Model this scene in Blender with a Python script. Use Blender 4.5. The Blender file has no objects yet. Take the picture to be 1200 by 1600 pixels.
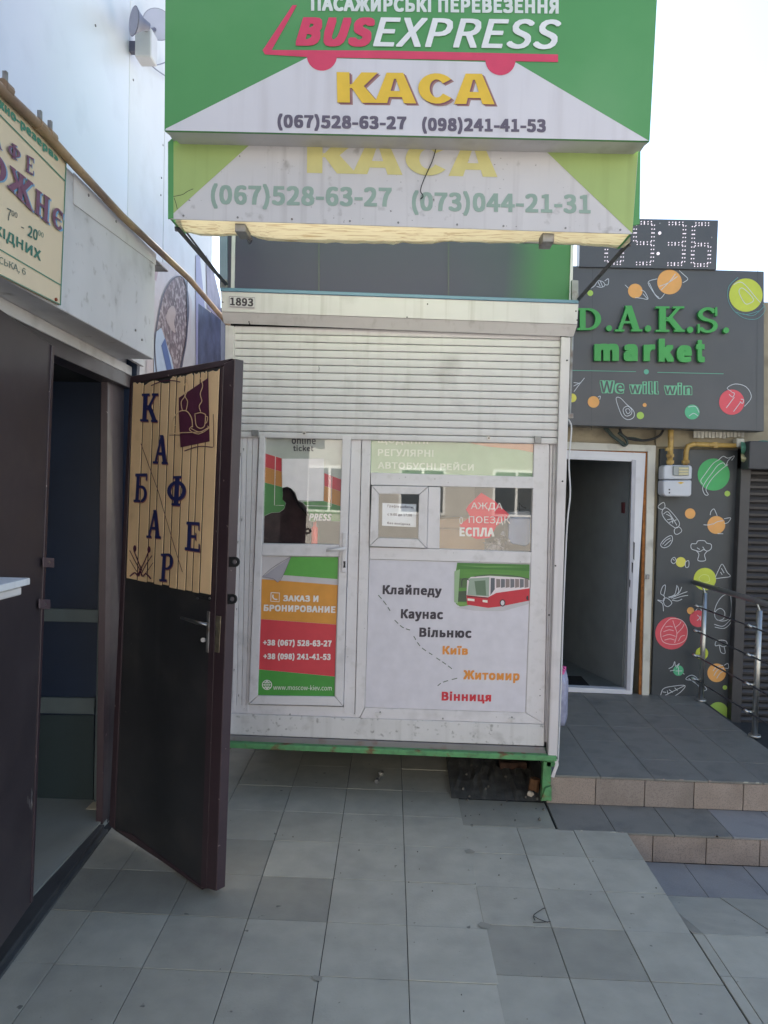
import bpy, bmesh, math, random
from mathutils import Vector, Matrix
random.seed(7)
S = bpy.context.scene
COL = S.collection

# ------------------------------------------------------------------ camera
FPX, EYE = 1130.0, 1.82                  # focal length in photo pixels, eye height in metres
yaw = math.atan(37 / FPX); roll = 0.0245; pitch = math.atan(37.27 / FPX)
cF = Vector((-math.sin(yaw) * math.cos(pitch), math.cos(yaw) * math.cos(pitch), -math.sin(pitch)))
r0 = Vector((math.cos(yaw), math.sin(yaw), 0)); u0 = r0.cross(cF)
cR = math.cos(roll) * r0 + math.sin(roll) * u0
cU = cR.cross(cF)
cam = bpy.data.cameras.new('camera'); camo = bpy.data.objects.new('camera', cam); COL.objects.link(camo)
cam.sensor_fit = 'VERTICAL'; cam.sensor_height = 32; cam.lens = 32 * FPX / 1600
cam.clip_start = 0.05; cam.clip_end = 500
camo.matrix_world = Matrix(((cR.x, cU.x, -cF.x, 0), (cR.y, cU.y, -cF.y, 0), (cR.z, cU.z, -cF.z, EYE), (0, 0, 0, 1)))
S.camera = camo
# ------------------------------------------------------------------ world and sun
SUN_EL, SUN_AZ = math.radians(43), math.radians(-10)
W_ = bpy.data.worlds.new('World'); S.world = W_; W_.use_nodes = True
nt = W_.node_tree; bg = nt.nodes['Background']
sky = nt.nodes.new('ShaderNodeTexSky'); sky.sky_type = 'NISHITA'; sky.sun_disc = False
sky.sun_elevation = SUN_EL; sky.sun_rotation = SUN_AZ
sky.air_density = 1.0; sky.dust_density = .4; sky.ozone_density = 1.0
nt.links.new(sky.outputs[0], bg.inputs[0]); bg.inputs[1].default_value = 0.085
sl = bpy.data.lights.new('sun', 'SUN'); slo = bpy.data.objects.new('sun', sl); COL.objects.link(slo)
sl.energy = 5.0; sl.angle = math.radians(0.5); sl.color = (1, .96, .9)
sd = Vector((math.sin(SUN_AZ) * math.cos(SUN_EL), math.cos(SUN_AZ) * math.cos(SUN_EL), math.sin(SUN_EL)))
slo.location = sd * 30
slo.rotation_euler = sd.to_track_quat('Z', 'Y').to_euler()
S.view_settings.view_transform = 'Standard'; S.view_settings.look = 'None'
S.view_settings.exposure = 2.08; S.view_settings.gamma = 1; S.view_settings.use_curve_mapping = False
S.view_settings.use_white_balance = True; S.view_settings.white_balance_temperature = 7000; S.view_settings.white_balance_tint = 10
S.cycles.max_bounces = 6; S.cycles.transparent_max_bounces = 8

# ------------------------------------------------------------------ measuring: from a spot in the photo to a point on a real plane
EYEP = Vector((0, 0, EYE))
class Plane:
    def __init__(s, p, n):
        s.p = Vector(p); s.n = Vector(n).normalized()
def PY(y): return Plane((0, y, 0), (0, -1, 0))
def PZ(z): return Plane((0, 0, z), (0, 0, 1))
def W(x, y, pl, off=0.0):
    d = cF * FPX + cR * (x - 600) + cU * (800 - y)
    t = ((pl.p - EYEP).dot(pl.n) + off) / d.dot(pl.n)
    return EYEP + d * t

# ------------------------------------------------------------------ mesh building
ORG = {}
def org(parent):
    return ORG.get(parent.name, Vector((0, 0, 0))) if parent else Vector((0, 0, 0))
class MB:
    def __init__(s): s.v = []; s.f = []
    def poly_prism(s, front, n, depth):
        k = len(s.v); m = len(front); b = [p - n * depth for p in front]
        s.v += list(front) + b
        # orient the front face towards n
        a = Vector((0, 0, 0))
        for i in range(m): a += front[i].cross(front[(i + 1) % m])
        fl = a.dot(n) < 0
        F = [list(range(k, k + m)), list(range(k + 2 * m - 1, k + m - 1, -1))]
        for i in range(m):
            j = (i + 1) % m
            F.append([k + i, k + m + i, k + m + j, k + j])
        if fl: F = [q[::-1] for q in F]
        s.f += F; return s
    def px(s, pts, pl, depth, off=0.0):
        return s.poly_prism([W(x, y, pl, off) for x, y in pts], pl.n, depth)
    def flat(s, pts, n=None):
        k = len(s.v); s.v += list(pts)
        q = list(range(k, k + len(pts)))
        if n is not None:
            a = Vector((0, 0, 0))
            for i in range(len(pts)): a += pts[i].cross(pts[(i + 1) % len(pts)])
            if a.dot(n) < 0: q.reverse()
        s.f.append(q); return s
    def box(s, x0, x1, y0, y1, z0, z1):
        k = len(s.v)
        s.v += [Vector((x, y, z)) for z in (z0, z1) for y in (y0, y1) for x in (x0, x1)]
        for q in ((0, 2, 3, 1), (4, 5, 7, 6), (0, 1, 5, 4), (2, 6, 7, 3), (0, 4, 6, 2), (1, 3, 7, 5)):
            s.f.append([k + i for i in q])
        return s
    def tube(s, pts, r, seg=8, cap=True):
        pts = [Vector(p) for p in pts]; k = len(s.v); n = len(pts); up = None
        rr = r if isinstance(r, (list, tuple)) else [r] * n
        for i, p in enumerate(pts):
            t = (pts[min(i + 1, n - 1)] - pts[max(i - 1, 0)]).normalized()
            if up is None:
                z = Vector((0, 0, 1)) if abs(t.z) < .9 else Vector((1, 0, 0)); up = t.cross(z).normalized()
            a = (up - t * up.dot(t)).normalized(); b = t.cross(a); up = a
            for j in range(seg):
                q = 2 * math.pi * j / seg
                s.v.append(p + (a * math.cos(q) + b * math.sin(q)) * rr[i])
        for i in range(n - 1):
            for j in range(seg):
                j2 = (j + 1) % seg
                s.f.append([k + i * seg + j, k + i * seg + j2, k + (i + 1) * seg + j2, k + (i + 1) * seg + j])
        if cap:
            s.f.append([k + j for j in range(seg)][::-1]); s.f.append([k + (n - 1) * seg + j for j in range(seg)])
        return s
    def disc(s, c, n, r, depth, seg=32, rx=1.0):
        n = n.normalized(); up = Vector((0, 0, 1)) if abs(n.z) < .9 else Vector((0, 1, 0))
        a = up.cross(n).normalized(); b = n.cross(a)
        return s.poly_prism([c + (a * math.cos(2 * math.pi * i / seg) * rx + b * math.sin(2 * math.pi * i / seg)) * r for i in range(seg)], n, depth)
    def build(s, name, m, parent=None, bev=0.0, smooth=False, origin=None, kind=None):
        me = bpy.data.meshes.new(name)
        if parent: o3 = org(parent)
        elif origin is not None: o3 = Vector(origin)
        else:
            xs = [v.x for v in s.v]; ys = [v.y for v in s.v]; zs = [v.z for v in s.v]
            o3 = Vector(((min(xs) + max(xs)) / 2, (min(ys) + max(ys)) / 2, min(zs)))
        me.from_pydata([v - o3 for v in s.v], [], s.f); me.update()
        if bev:
            bm = bmesh.new(); bm.from_mesh(me)
            bmesh.ops.remove_doubles(bm, verts=bm.verts, dist=1e-5)
            bmesh.ops.bevel(bm, geom=bm.edges[:], offset=bev, segments=1, affect='EDGES', clamp_overlap=True)
            bm.to_mesh(me); bm.free()
        if m: me.materials.append(m)
        if smooth:
            for p in me.polygons: p.use_smooth = len(p.vertices) == 4
        o = bpy.data.objects.new(name, me); COL.objects.link(o)
        if parent: o.parent = parent; ORG[o.name] = o3
        else: o.location = o3; ORG[o.name] = o3
        if kind: o['kind'] = kind
        return o
def thing(name, loc, label, cat, group=None):
    o = bpy.data.objects.new(name, None); COL.objects.link(o); o.location = loc; o.empty_display_size = .1
    ORG[o.name] = Vector(loc); return tag(o, label, cat, group)
def tag(o, label, cat=None, group=None):
    o['label'] = label
    if cat: o['category'] = cat
    if group: o['group'] = group
    return o
def struct(name, loc=(0, 0, 0)):
    o = bpy.data.objects.new(name, None); COL.objects.link(o); o.location = loc; ORG[o.name] = Vector(loc)
    o['kind'] = 'structure'; return o

# ------------------------------------------------------------------ materials
def c(r, g, b, k=1.0):
    f = lambda u: (u / 255 / 12.92 if u <= 10 else ((u / 255 + .055) / 1.055) ** 2.4) * k
    return (f(r), f(g), f(b))
def mat(name, col, rough=.5, metal=0.0, var=.08, scale=6, bump=0.0, bscale=80, stain=None, spec=.5, emit=0, coat=0, streak=None, speck=None):
    m = bpy.data.materials.new(name); m.use_nodes = True; n = m.node_tree.nodes; L = m.node_tree.links
    b = n['Principled BSDF']; b.inputs['Roughness'].default_value = rough; b.inputs['Metallic'].default_value = metal
    b.inputs['Specular IOR Level'].default_value = spec
    if coat: b.inputs['Coat Weight'].default_value = coat; b.inputs['Coat Roughness'].default_value = .15
    tc = n.new('ShaderNodeTexCoord')
    def noise(sc, det=4, scl=None):
        t = n.new('ShaderNodeTexNoise'); t.inputs['Scale'].default_value = sc; t.inputs['Detail'].default_value = det
        if scl:
            mp = n.new('ShaderNodeMapping'); mp.inputs['Scale'].default_value = scl
            L.new(tc.outputs['Object'], mp.inputs[0]); L.new(mp.outputs[0], t.inputs[0])
        else: L.new(tc.outputs['Object'], t.inputs[0])
        return t
    def ramp(src, a, bb):
        r = n.new('ShaderNodeMapRange'); r.inputs[1].default_value = a; r.inputs[2].default_value = bb
        L.new(src, r.inputs[0]); return r.outputs[0]
    def mix(fac, A, B):
        x = n.new('ShaderNodeMix'); x.data_type = 'RGBA'
        if isinstance(fac, float): x.inputs[0].default_value = fac
        else: L.new(fac, x.inputs[0])
        for i, v in ((6, A), (7, B)):
            if isinstance(v, tuple): x.inputs[i].default_value = (*v, 1)
            else: L.new(v, x.inputs[i])
        return x.outputs[2]
    cur = mix(ramp(noise(scale, 6).outputs[0], .3, .7), tuple(x * (1 - var) for x in col), tuple(min(1, x * (1 + var)) for x in col))
    if stain:
        for (sc_, ssc, t0, t1, amt) in stain:
            t = noise(ssc, 8); r = ramp(t.outputs[0], t0, t1)
            mm = n.new('ShaderNodeMath'); mm.operation = 'MULTIPLY'; mm.inputs[1].default_value = amt; L.new(r, mm.inputs[0])
            cur = mix(mm.outputs[0], cur, sc_)
    if streak:
        sc_, amt, fx, t0, t1 = streak
        t = noise(1.0, 6, (fx, fx, .9)); r = ramp(t.outputs[0], t0, t1)
        mm = n.new('ShaderNodeMath'); mm.operation = 'MULTIPLY'; mm.inputs[1].default_value = amt; L.new(r, mm.inputs[0])
        cur = mix(mm.outputs[0], cur, sc_)
    if speck:
        sc_, ssc, t0, amt = speck
        t = noise(ssc, 2); r = ramp(t.outputs[0], t0, t0 + .04)
        mm = n.new('ShaderNodeMath'); mm.operation = 'MULTIPLY'; mm.inputs[1].default_value = amt; L.new(r, mm.inputs[0])
        cur = mix(mm.outputs[0], cur, sc_)
    L.new(cur, b.inputs['Base Color'])
    rr = n.new('ShaderNodeMapRange'); rr.inputs[3].default_value = max(0, rough - .08); rr.inputs[4].default_value = min(1, rough + .1)
    L.new(noise(scale * 3, 5).outputs[0], rr.inputs[0]); L.new(rr.outputs[0], b.inputs['Roughness'])
    if bump:
        bp = n.new('ShaderNodeBump'); bp.inputs['Strength'].default_value = bump; bp.inputs['Distance'].default_value = .004
        L.new(noise(bscale, 5).outputs[0], bp.inputs['Height']); L.new(bp.outputs[0], b.inputs['Normal'])
    if emit:
        L.new(cur, b.inputs['Emission Color']); b.inputs['Emission Strength'].default_value = emit
    return m
_M = {}
def ink(r, g, b, rough=.5, var=.05, k=1.0):
    key = (r, g, b, rough)
    if key not in _M: _M[key] = mat('ink_%02x%02x%02x' % (r, g, b), c(r, g, b, k), rough, var=var, scale=15)
    return _M[key]
def glass(name, tint=(1, 1, 1), refl=.075):
    m = bpy.data.materials.new(name); m.use_nodes = True; n = m.node_tree.nodes; L = m.node_tree.links
    n.remove(n['Principled BSDF']); out = n['Material Output']
    t = n.new('ShaderNodeBsdfTransparent'); t.inputs[0].default_value = (*tint, 1)
    g = n.new('ShaderNodeBsdfGlossy'); g.inputs['Roughness'].default_value = .015
    fr = n.new('ShaderNodeLayerWeight'); pw = n.new('ShaderNodeMath'); pw.operation = 'POWER'; pw.inputs[1].default_value = 4; L.new(fr.outputs['Facing'], pw.inputs[0])
    ad = n.new('ShaderNodeMath'); ad.operation = 'MULTIPLY_ADD'; ad.inputs[1].default_value = .7; ad.inputs[2].default_value = refl; L.new(pw.outputs[0], ad.inputs[0])
    mx = n.new('ShaderNodeMixShader'); L.new(ad.outputs[0], mx.inputs[0]); L.new(t.outputs[0], mx.inputs[1]); L.new(g.outputs[0], mx.inputs[2])
    L.new(mx.outputs[0], out.inputs[0]); return m
DIRT = c(92, 84, 74)
pvc = mat('white_pvc', (.655, .625, .64), .35, var=.03, stain=[(DIRT, 5, .58, .8, .35), (c(150, 145, 135), 22, .55, .75, .25)], speck=(c(70, 60, 50), 45, .74, .7))
pvc2 = mat('white_pvc_dirty', (.60, .58, .58), .45, var=.05, stain=[(DIRT, 9, .58, .8, .4), (c(60, 62, 50), 30, .6, .72, .6)], streak=(DIRT, .22, 26, .55, .8))
metalw = mat('white_painted_metal', (.61, .575, .585), .42, var=.04, bump=.05, bscale=20, stain=[(DIRT, 4, .56, .8, .35)], streak=(c(120, 108, 95), .3, 30, .55, .8))
slatm = mat('shutter_white', (.62, .595, .60), .38, var=.03, stain=[(DIRT, 5, .56, .78, .35)], streak=(c(120, 110, 98), .25, 18, .55, .8))
darkgap = mat('dark_gap', (.015, .015, .017), .8)
steel = mat('steel', (.50, .49, .47), .38, 1.0, var=.1, scale=20)
dullsteel = mat('dull_steel', (.28, .28, .28), .5, .7, var=.2, scale=15, stain=[(c(90, 55, 35), 20, .5, .7, .6)])
brown = mat('dark_brown_paint', (.044, .035, .040), .36, var=.15, scale=3, bump=.06, bscale=15, stain=[((.08, .065, .06), 6, .55, .8, .3)], speck=(c(120, 110, 100), 30, .77, .6))
brownframe = mat('purple_brown_steel', (.050, .031, .038), .34, var=.12, scale=6, bump=.05, bscale=25, speck=(c(150, 135, 130), 32, .73, .8))
blackleaf = mat('black_door_skin', (.030, .030, .033), .42, var=.2, scale=3, bump=.05, bscale=12, stain=[((.075, .07, .066), 4, .5, .8, .45)], streak=((.10, .095, .09), .3, 9, .58, .8), speck=((.16, .15, .14), 34, .76, .6), coat=.15)
planks = [mat('cream_plank_%d' % i, c(240 - 5 * i, 205 - 5 * i, 160 - 5 * i, .92), .5, var=.10, scale=3, bump=.15, bscale=30,
              streak=(c(170, 130, 90), .12, 30, .55, .8), stain=[(c(120, 90, 60), 9, .6, .8, .3)]) for i in range(3)]
navy = mat('navy_paint', c(38, 44, 92), .45, var=.15, scale=30)
maroon = mat('maroon_paint', c(84, 40, 62), .5, var=.12, scale=20)
greenp = mat('green_paint', c(95, 160, 105, .8), .5, var=.12, scale=10, bump=.2, bscale=50, stain=[(c(110, 62, 38), 13, .57, .66, .9), (c(50, 60, 45), 25, .5, .7, .45)])
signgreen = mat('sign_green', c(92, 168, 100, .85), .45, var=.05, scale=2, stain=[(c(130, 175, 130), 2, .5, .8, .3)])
signwhite = mat('sign_white', (.72, .70, .74), .45, var=.02, scale=3, streak=(c(160, 150, 150), .25, 14, .5, .8))
oldwhite = mat('old_sign_white', (.66, .64, .65), .5, var=.04, scale=3, streak=(c(105, 92, 90), .32, 22, .55, .8), stain=[(DIRT, 14, .62, .74, .4)], speck=(c(80, 70, 66), 55, .73, .7))
oldgreen = mat('faded_green', c(178, 202, 125, .85), .5, var=.06, scale=3, streak=(c(120, 130, 70), .25, 20, .5, .8))
trimw = mat('white_trim', (.62, .60, .60), .45, var=.05, stain=[(DIRT, 6, .55, .75, .35)])
cladding = mat('white_cladding', (.56, .57, .615), .33, var=.03, scale=1.2, bump=.03, bscale=3, stain=[(c(140, 140, 150), 3, .55, .8, .25)])
cladding2 = mat('neutral_cladding', (.58, .58, .60), .4, var=.03, scale=2, stain=[(c(150, 146, 140), 4, .5, .8, .3)])  # slightly less blue than the panels left of it
fasciam = mat('white_fascia', (.58, .58, .60), .5, var=.05, scale=3, stain=[(c(120, 118, 122), 4, .55, .8, .45), (DIRT, 16, .62, .76, .5)], streak=(c(120, 115, 112), .15, 7, .55, .8))
slate = mat('slate_panel', (.075, .08, .09), .38, var=.08, scale=3)
slate2 = mat('slate_wall', (.050, .058, .066), .42, var=.10, scale=4, speck=(c(120, 120, 120), 60, .78, .4))
beige = mat('beige_render', c(176, 164, 140, .85), .8, var=.1, scale=8, bump=.4, bscale=60, stain=[(c(110, 100, 85), 6, .5, .7, .5)])
pipey = mat('yellow_gas_paint', c(205, 168, 96, .8), .45, var=.15, scale=12, stain=[(c(110, 75, 40), 10, .52, .65, .8)])
pipeb = mat('old_ochre_paint', c(176, 148, 112, .8), .6, var=.12, scale=14, bump=.3, bscale=60, stain=[(c(96, 78, 80), 2.2, .42, .66, .8), (c(110, 80, 60), 30, .6, .7, .6)])
rubber = mat('black_rubber', (.02, .02, .022), .6)
cwhite = mat('white_cable', (.6, .6, .6), .5)
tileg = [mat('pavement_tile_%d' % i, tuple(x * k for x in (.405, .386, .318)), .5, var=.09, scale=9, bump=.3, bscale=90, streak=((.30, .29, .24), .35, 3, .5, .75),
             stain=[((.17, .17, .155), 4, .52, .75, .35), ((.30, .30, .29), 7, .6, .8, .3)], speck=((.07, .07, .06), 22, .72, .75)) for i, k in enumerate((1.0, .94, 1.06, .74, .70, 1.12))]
grout = mat('dark_grout', (.035, .036, .037), .95, var=.2, scale=40)
granit = mat('dark_granite_tile', (.190, .182, .160), .55, var=.06, scale=4, bump=.2, bscale=200, speck=((.22, .22, .22), 150, .56, .35), stain=[((.05, .05, .055), 6, .5, .75, .4)])
granitb = mat('blue_granite_tile', (.250, .242, .235), .55, var=.06, scale=4, bump=.2, bscale=200, speck=((.30, .30, .32), 150, .56, .35), stain=[((.05, .05, .055), 6, .5, .75, .3)])
riserm = mat('pink_granite_riser', (.32, .255, .215), .5, var=.08, scale=6, bump=.2, bscale=180, speck=((.17, .135, .12), 190, .54, .55), stain=[((.12, .09, .07), 5, .5, .75, .4)])
riser2 = mat('pink_granite_riser_worn', (.285, .235, .205), .55, var=.12, scale=4, bump=.3, bscale=150, speck=((.17, .135, .12), 170, .54, .55), stain=[((.10, .08, .065), 4, .48, .72, .55)])
riser3 = mat('pink_granite_riser_pale', (.34, .275, .235), .5, var=.10, scale=7, bump=.2, bscale=180, speck=((.19, .15, .13), 200, .54, .5), stain=[((.14, .11, .09), 9, .55, .75, .5)])
soil = mat('dark_ground', (.095, .092, .084), .95, var=.3, scale=12, bump=1.0, bscale=30, speck=((.10, .09, .075), 28, .74, .5))
asphalt = mat('asphalt', (.17, .165, .16), .9, var=.2, scale=20, bump=.4, bscale=90)
rollm = mat('brown_grey_shutter', (.068, .062, .062), .45, .2, var=.1, scale=5)
wood = mat('scrap_wood', c(140, 100, 70, .8), .8, var=.25, scale=25)
foam = mat('mounting_foam', c(170, 110, 60, .8), .95, var=.3, scale=30, bump=1, bscale=50)
wallin = mat('interior_wall', (.30, .31, .32), .8)
darkin = mat('dark_interior', (.03, .032, .035), .8)
glz = glass('window_glass'); glt = glass('green_film_glass', (1, 1, 1), .085)

# ------------------------------------------------------------------ lettering
_T = {}
try:
    import os
    FONT = bpy.data.fonts.load(os.path.join(bpy.utils.system_resource('DATAFILES', path='fonts'), 'Noto Sans CJK Regular.woff2'))
except Exception:
    FONT = None
def tmesh(body, bold=0.0, shear=0.0, sp=1.0):
    k = (body, bold, shear, sp)
    if k in _T: return _T[k]
    cu = bpy.data.curves.new('t', 'FONT'); cu.body = body.translate(str.maketrans('іІї', 'iIï')); cu.shear = shear; cu.space_character = sp * (1 + bold * 2.6)
    if FONT: cu.font = FONT
    cu.resolution_u = 3; cu.size = 1.0
    ob = bpy.data.objects.new('t', cu); COL.objects.link(ob)
    dg = bpy.context.evaluated_depsgraph_get(); me = bpy.data.meshes.new_from_object(ob.evaluated_get(dg))
    v = [(p.co.x, p.co.y) for p in me.vertices]; f = [list(p.vertices) for p in me.polygons]
    bpy.data.objects.remove(ob); bpy.data.curves.remove(cu); bpy.data.meshes.remove(me)
    V = []; F = []                                   # bold = the same outline laid several times, a hair apart in depth
    nb = max(1, math.ceil(bold / .022))
    ds = [(0, 0)] if bold == 0 else [(0, 0)] + [(bold * i / nb, bold * .8 * j / nb) for i in range(-nb, nb + 1) for j in range(-nb, nb + 1) if max(abs(i), abs(j)) == nb or (nb > 1 and (i + j) % 2 == 0 and (i or j))]
    for lv, (dx, dy) in enumerate(ds):
        k0 = len(V); V += [(a + dx, b + dy, lv) for a, b in v]; F += [[k0 + i for i in q] for q in f]
    sc_ = 8 / max(1, len(ds) - 1)
    x0 = min(a for a, b, l in V); x1 = max(a for a, b, l in V); y0 = min(b for a, b, l in V); y1 = max(b for a, b, l in V)
    V = [((a - x0) / (x1 - x0), (y1 - b) / (y1 - y0), l * sc_) for a, b, l in V]
    _T[k] = (V, F); return _T[k]
def quad(x0, x1, y0, y1, s=0.0, lean=0.0):       # upright box of lettering; s = downhill slope, lean = sideways drift per pixel down
    return [(x0, y0), (x1, y0 + s * (x1 - x0)), (x1 + lean * (y1 - y0), y1 + s * (x1 - x0)), (x0 + lean * (y1 - y0), y1)]
def bil(q, u, v):
    a, b, c_, d = q
    return ((a[0] * (1 - u) + b[0] * u) * (1 - v) + (d[0] * (1 - u) + c_[0] * u) * v,
            (a[1] * (1 - u) + b[1] * u) * (1 - v) + (d[1] * (1 - u) + c_[1] * u) * v)
def text(body, q, pl, off, m, parent, bold=0.0, shear=0.0, sp=1.0, name='lettering', depth=0.0):
    v, f = tmesh(body, bold, shear, sp); mb = MB()
    P = [W(*bil(q, a, b), pl, off + .00006 * l) for a, b, l in v]
    if depth == 0:
        mb.v = P; nrm = pl.n
        for fa in f:
            a, b_, c_ = P[fa[0]], P[fa[1]], P[fa[2]]
            mb.f.append(fa if (b_ - a).cross(c_ - a).dot(nrm) >= 0 else fa[::-1])
    else:
        n = len(P); mb.v = P + [p - pl.n * depth for p in P]; cnt = {}
        for fa in f:
            a, b_, c_ = P[fa[0]], P[fa[1]], P[fa[2]]
            if (b_ - a).cross(c_ - a).dot(pl.n) < 0: fa = fa[::-1]
            mb.f.append(fa)
            for i in range(len(fa)):
                e = (fa[i], fa[(i + 1) % len(fa)]); cnt[e] = 1
        for (i, j) in list(cnt):
            if (j, i) not in cnt: mb.f.append([i, n + i, n + j, j])
    return mb.build(name, m, parent)
def spline(P, closed=False, n=5):
    out = []; m = len(P)
    g = lambda i: P[i % m] if closed else P[max(0, min(m - 1, i))]
    for i in range(m if closed else m - 1):
        a, b, c_, d = g(i - 1), g(i), g(i + 1), g(i + 2)
        for k in range(n):
            t = k / n
            out.append(tuple(.5 * (2 * b[q] + (c_[q] - a[q]) * t + (2 * a[q] - 5 * b[q] + 4 * c_[q] - d[q]) * t * t + (3 * b[q] - a[q] - 3 * c_[q] + d[q]) * t ** 3) for q in (0, 1)))
    out.append(P[0] if closed else P[-1]); return out
def ribbon(mb, P, w, pl, off, closed=False, smooth=True):
    if smooth and len(P) > 2: P = spline(P, closed)
    elif closed: P = list(P) + [P[0]]
    L_ = []; n = len(P)
    for i, p in enumerate(P):
        a = P[max(i - 1, 0)]; b = P[min(i + 1, n - 1)]
        dx, dy = b[0] - a[0], b[1] - a[1]; l = math.hypot(dx, dy) or 1
        L_.append(((p[0] - dy / l * w / 2, p[1] + dx / l * w / 2), (p[0] + dy / l * w / 2, p[1] - dx / l * w / 2)))
    for i in range(n - 1):
        mb.flat([W(*L_[i][0], pl, off), W(*L_[i][1], pl, off), W(*L_[i + 1][1], pl, off), W(*L_[i + 1][0], pl, off)], pl.n)
    return mb
def patch(pts, pl, off, m, parent, name, smooth=False):
    if smooth: pts = spline(pts, True)[:-1]
    return MB().flat([W(x, y, pl, off) for x, y in pts], pl.n).build(name, m, parent)
def circ(cx, cy, r, n=28, ry=None): return [(cx + r * math.cos(2 * math.pi * i / n), cy + (ry or r) * math.sin(2 * math.pi * i / n)) for i in range(n)]
# serif letters drawn as strokes in a unit box, y downwards
def arcs(cx, cy, rx, ry, a0, a1, w, n=14, thin=1.0):
    Q = []
    for i in range(n):
        p = []
        for k in (i, i + 1):
            a = math.radians(a0 + (a1 - a0) * k / n); ww = w * (thin + (1 - thin) * abs(math.cos(a)))
            p.append(((cx + rx * math.cos(a), cy - ry * math.sin(a)), (cx + (rx - ww) * math.cos(a), cy - (ry - ww * .8) * math.sin(a))))
        Q.append([p[0][0], p[1][0], p[1][1], p[0][1]])
    return Q
def R(x0, x1, y0, y1): return [(x0, y0), (x1, y0), (x1, y1), (x0, y1)]
def D(x0, y0, x1, y1, w): return [(x0 - w / 2, y0), (x0 + w / 2, y0), (x1 + w / 2, y1), (x1 - w / 2, y1)]
t_ = .08
GL = {
 'K': [R(.14, .36, 0, 1), R(.02, .48, 0, t_), R(.02, .48, 1 - t_, 1), D(.80, .04, .40, .58, .14), D(.46, .42, .84, .96, .24), R(.60, .98, 0, t_), R(.64, 1, 1 - t_, 1)],
 'A': [D(.50, 0, .18, 1, .13), D(.50, 0, .80, 1, .24), R(.28, .72, .60, .69), R(.02, .36, 1 - t_, 1), R(.60, 1, 1 - t_, 1)],
 'PH': [R(.39, .61, 0, 1), R(.28, .72, 0, t_), R(.28, .72, 1 - t_, 1)] + arcs(.5, .5, .48, .34, 0, 360, .19, 24, .6),
 'E': [R(.14, .38, 0, 1), R(.02, .94, 0, .10), R(.02, .96, .90, 1), R(.38, .70, .45, .54), R(.86, .94, 0, .27), R(.88, .96, .72, 1), R(.66, .72, .36, .62)],
 'BE': [R(.14, .36, 0, 1), R(.02, .90, 0, .10), R(.82, .90, 0, .24), R(.36, .58, .42, .50), R(.02, .5, 1 - t_, 1)] + arcs(.54, .71, .40, .29, 90, -90, .20, 14, .5),
 'P': [R(.16, .40, 0, 1), R(.02, .60, 0, t_), R(.02, .56, 1 - t_, 1), R(.4, .58, .50, .57)] + arcs(.55, .285, .40, .285, 90, -90, .20, 14, .5),
 'D': [R(.10, .34, 0, 1), R(0, .5, 0, .09), R(0, .5, .91, 1)] + arcs(.46, .5, .54, .5, 90, -90, .24, 18, .45),
 'S': arcs(.5, .275, .44, .275, 20, 200, .20, 14, .6) + arcs(.5, .275, .44, .275, 200, 270, .2, 6, .8) + arcs(.5, .725, .46, .275, 90, -160, .20, 18, .6) + [R(.84, .94, 0, .34), R(.04, .14, .66, 1)],
 'O': arcs(.5, .5, .5, .5, 0, 360, .27, 26, .4),
 'ZH': [R(.41, .59, 0, 1), R(.32, .68, 0, t_), R(.32, .68, 1 - t_, 1), D(.12, .04, .42, .55, .17), D(.88, .04, .58, .55, .17), D(.42, .45, .12, .96, .20), D(.58, .45, .88, .96, .20), R(0, .26, 0, t_), R(.74, 1, 0, t_), R(0, .28, 1 - t_, 1), R(.72, 1, 1 - t_, 1)],
 'N': [R(.10, .34, 0, 1), R(.66, .90, 0, 1), R(.34, .66, .44, .55), R(0, .44, 0, t_), R(.56, 1, 0, t_), R(0, .44, 1 - t_, 1), R(.56, 1, 1 - t_, 1)],
 'Ks': [R(0, .31, 0, 1), [(.60, 0), (1, 0), (.60, .52), (.28, .52)], [(.30, .40), (.62, .40), (1, 1), (.60, 1)]],
 'As': [[(.30, 0), (.52, 0), (.30, 1), (0, 1)], [(.48, 0), (.70, 0), (1, 1), (.70, 1)], R(.20, .80, .60, .80), [(.30, 0), (.70, 0), (.75, .20), (.25, .20)]],
 'Cs': arcs(.5, .5, .5, .5, 38, 322, .31, 20, .8),
 'YE': arcs(.52, .5, .50, .5, 40, 320, .27, 22, .45) + [R(.28, .74, .46, .55), R(.82, .92, .08, .36)],
}
def glyph(g, q, pl, off, m, parent, name='letter', depth=0.0, grow=0.0):
    mb = MB()
    for k, poly in enumerate(GL[g]):
        o = off + .00015 * k
        P = [W(*bil(q, x, y), pl, o) for x, y in poly]
        if depth: mb.poly_prism(P, pl.n, depth)
        else: mb.flat(P, pl.n)
    return mb.build(name, m, parent)
def shift(q, dx, dy): return [(x + dx, y + dy) for x, y in q]

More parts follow.
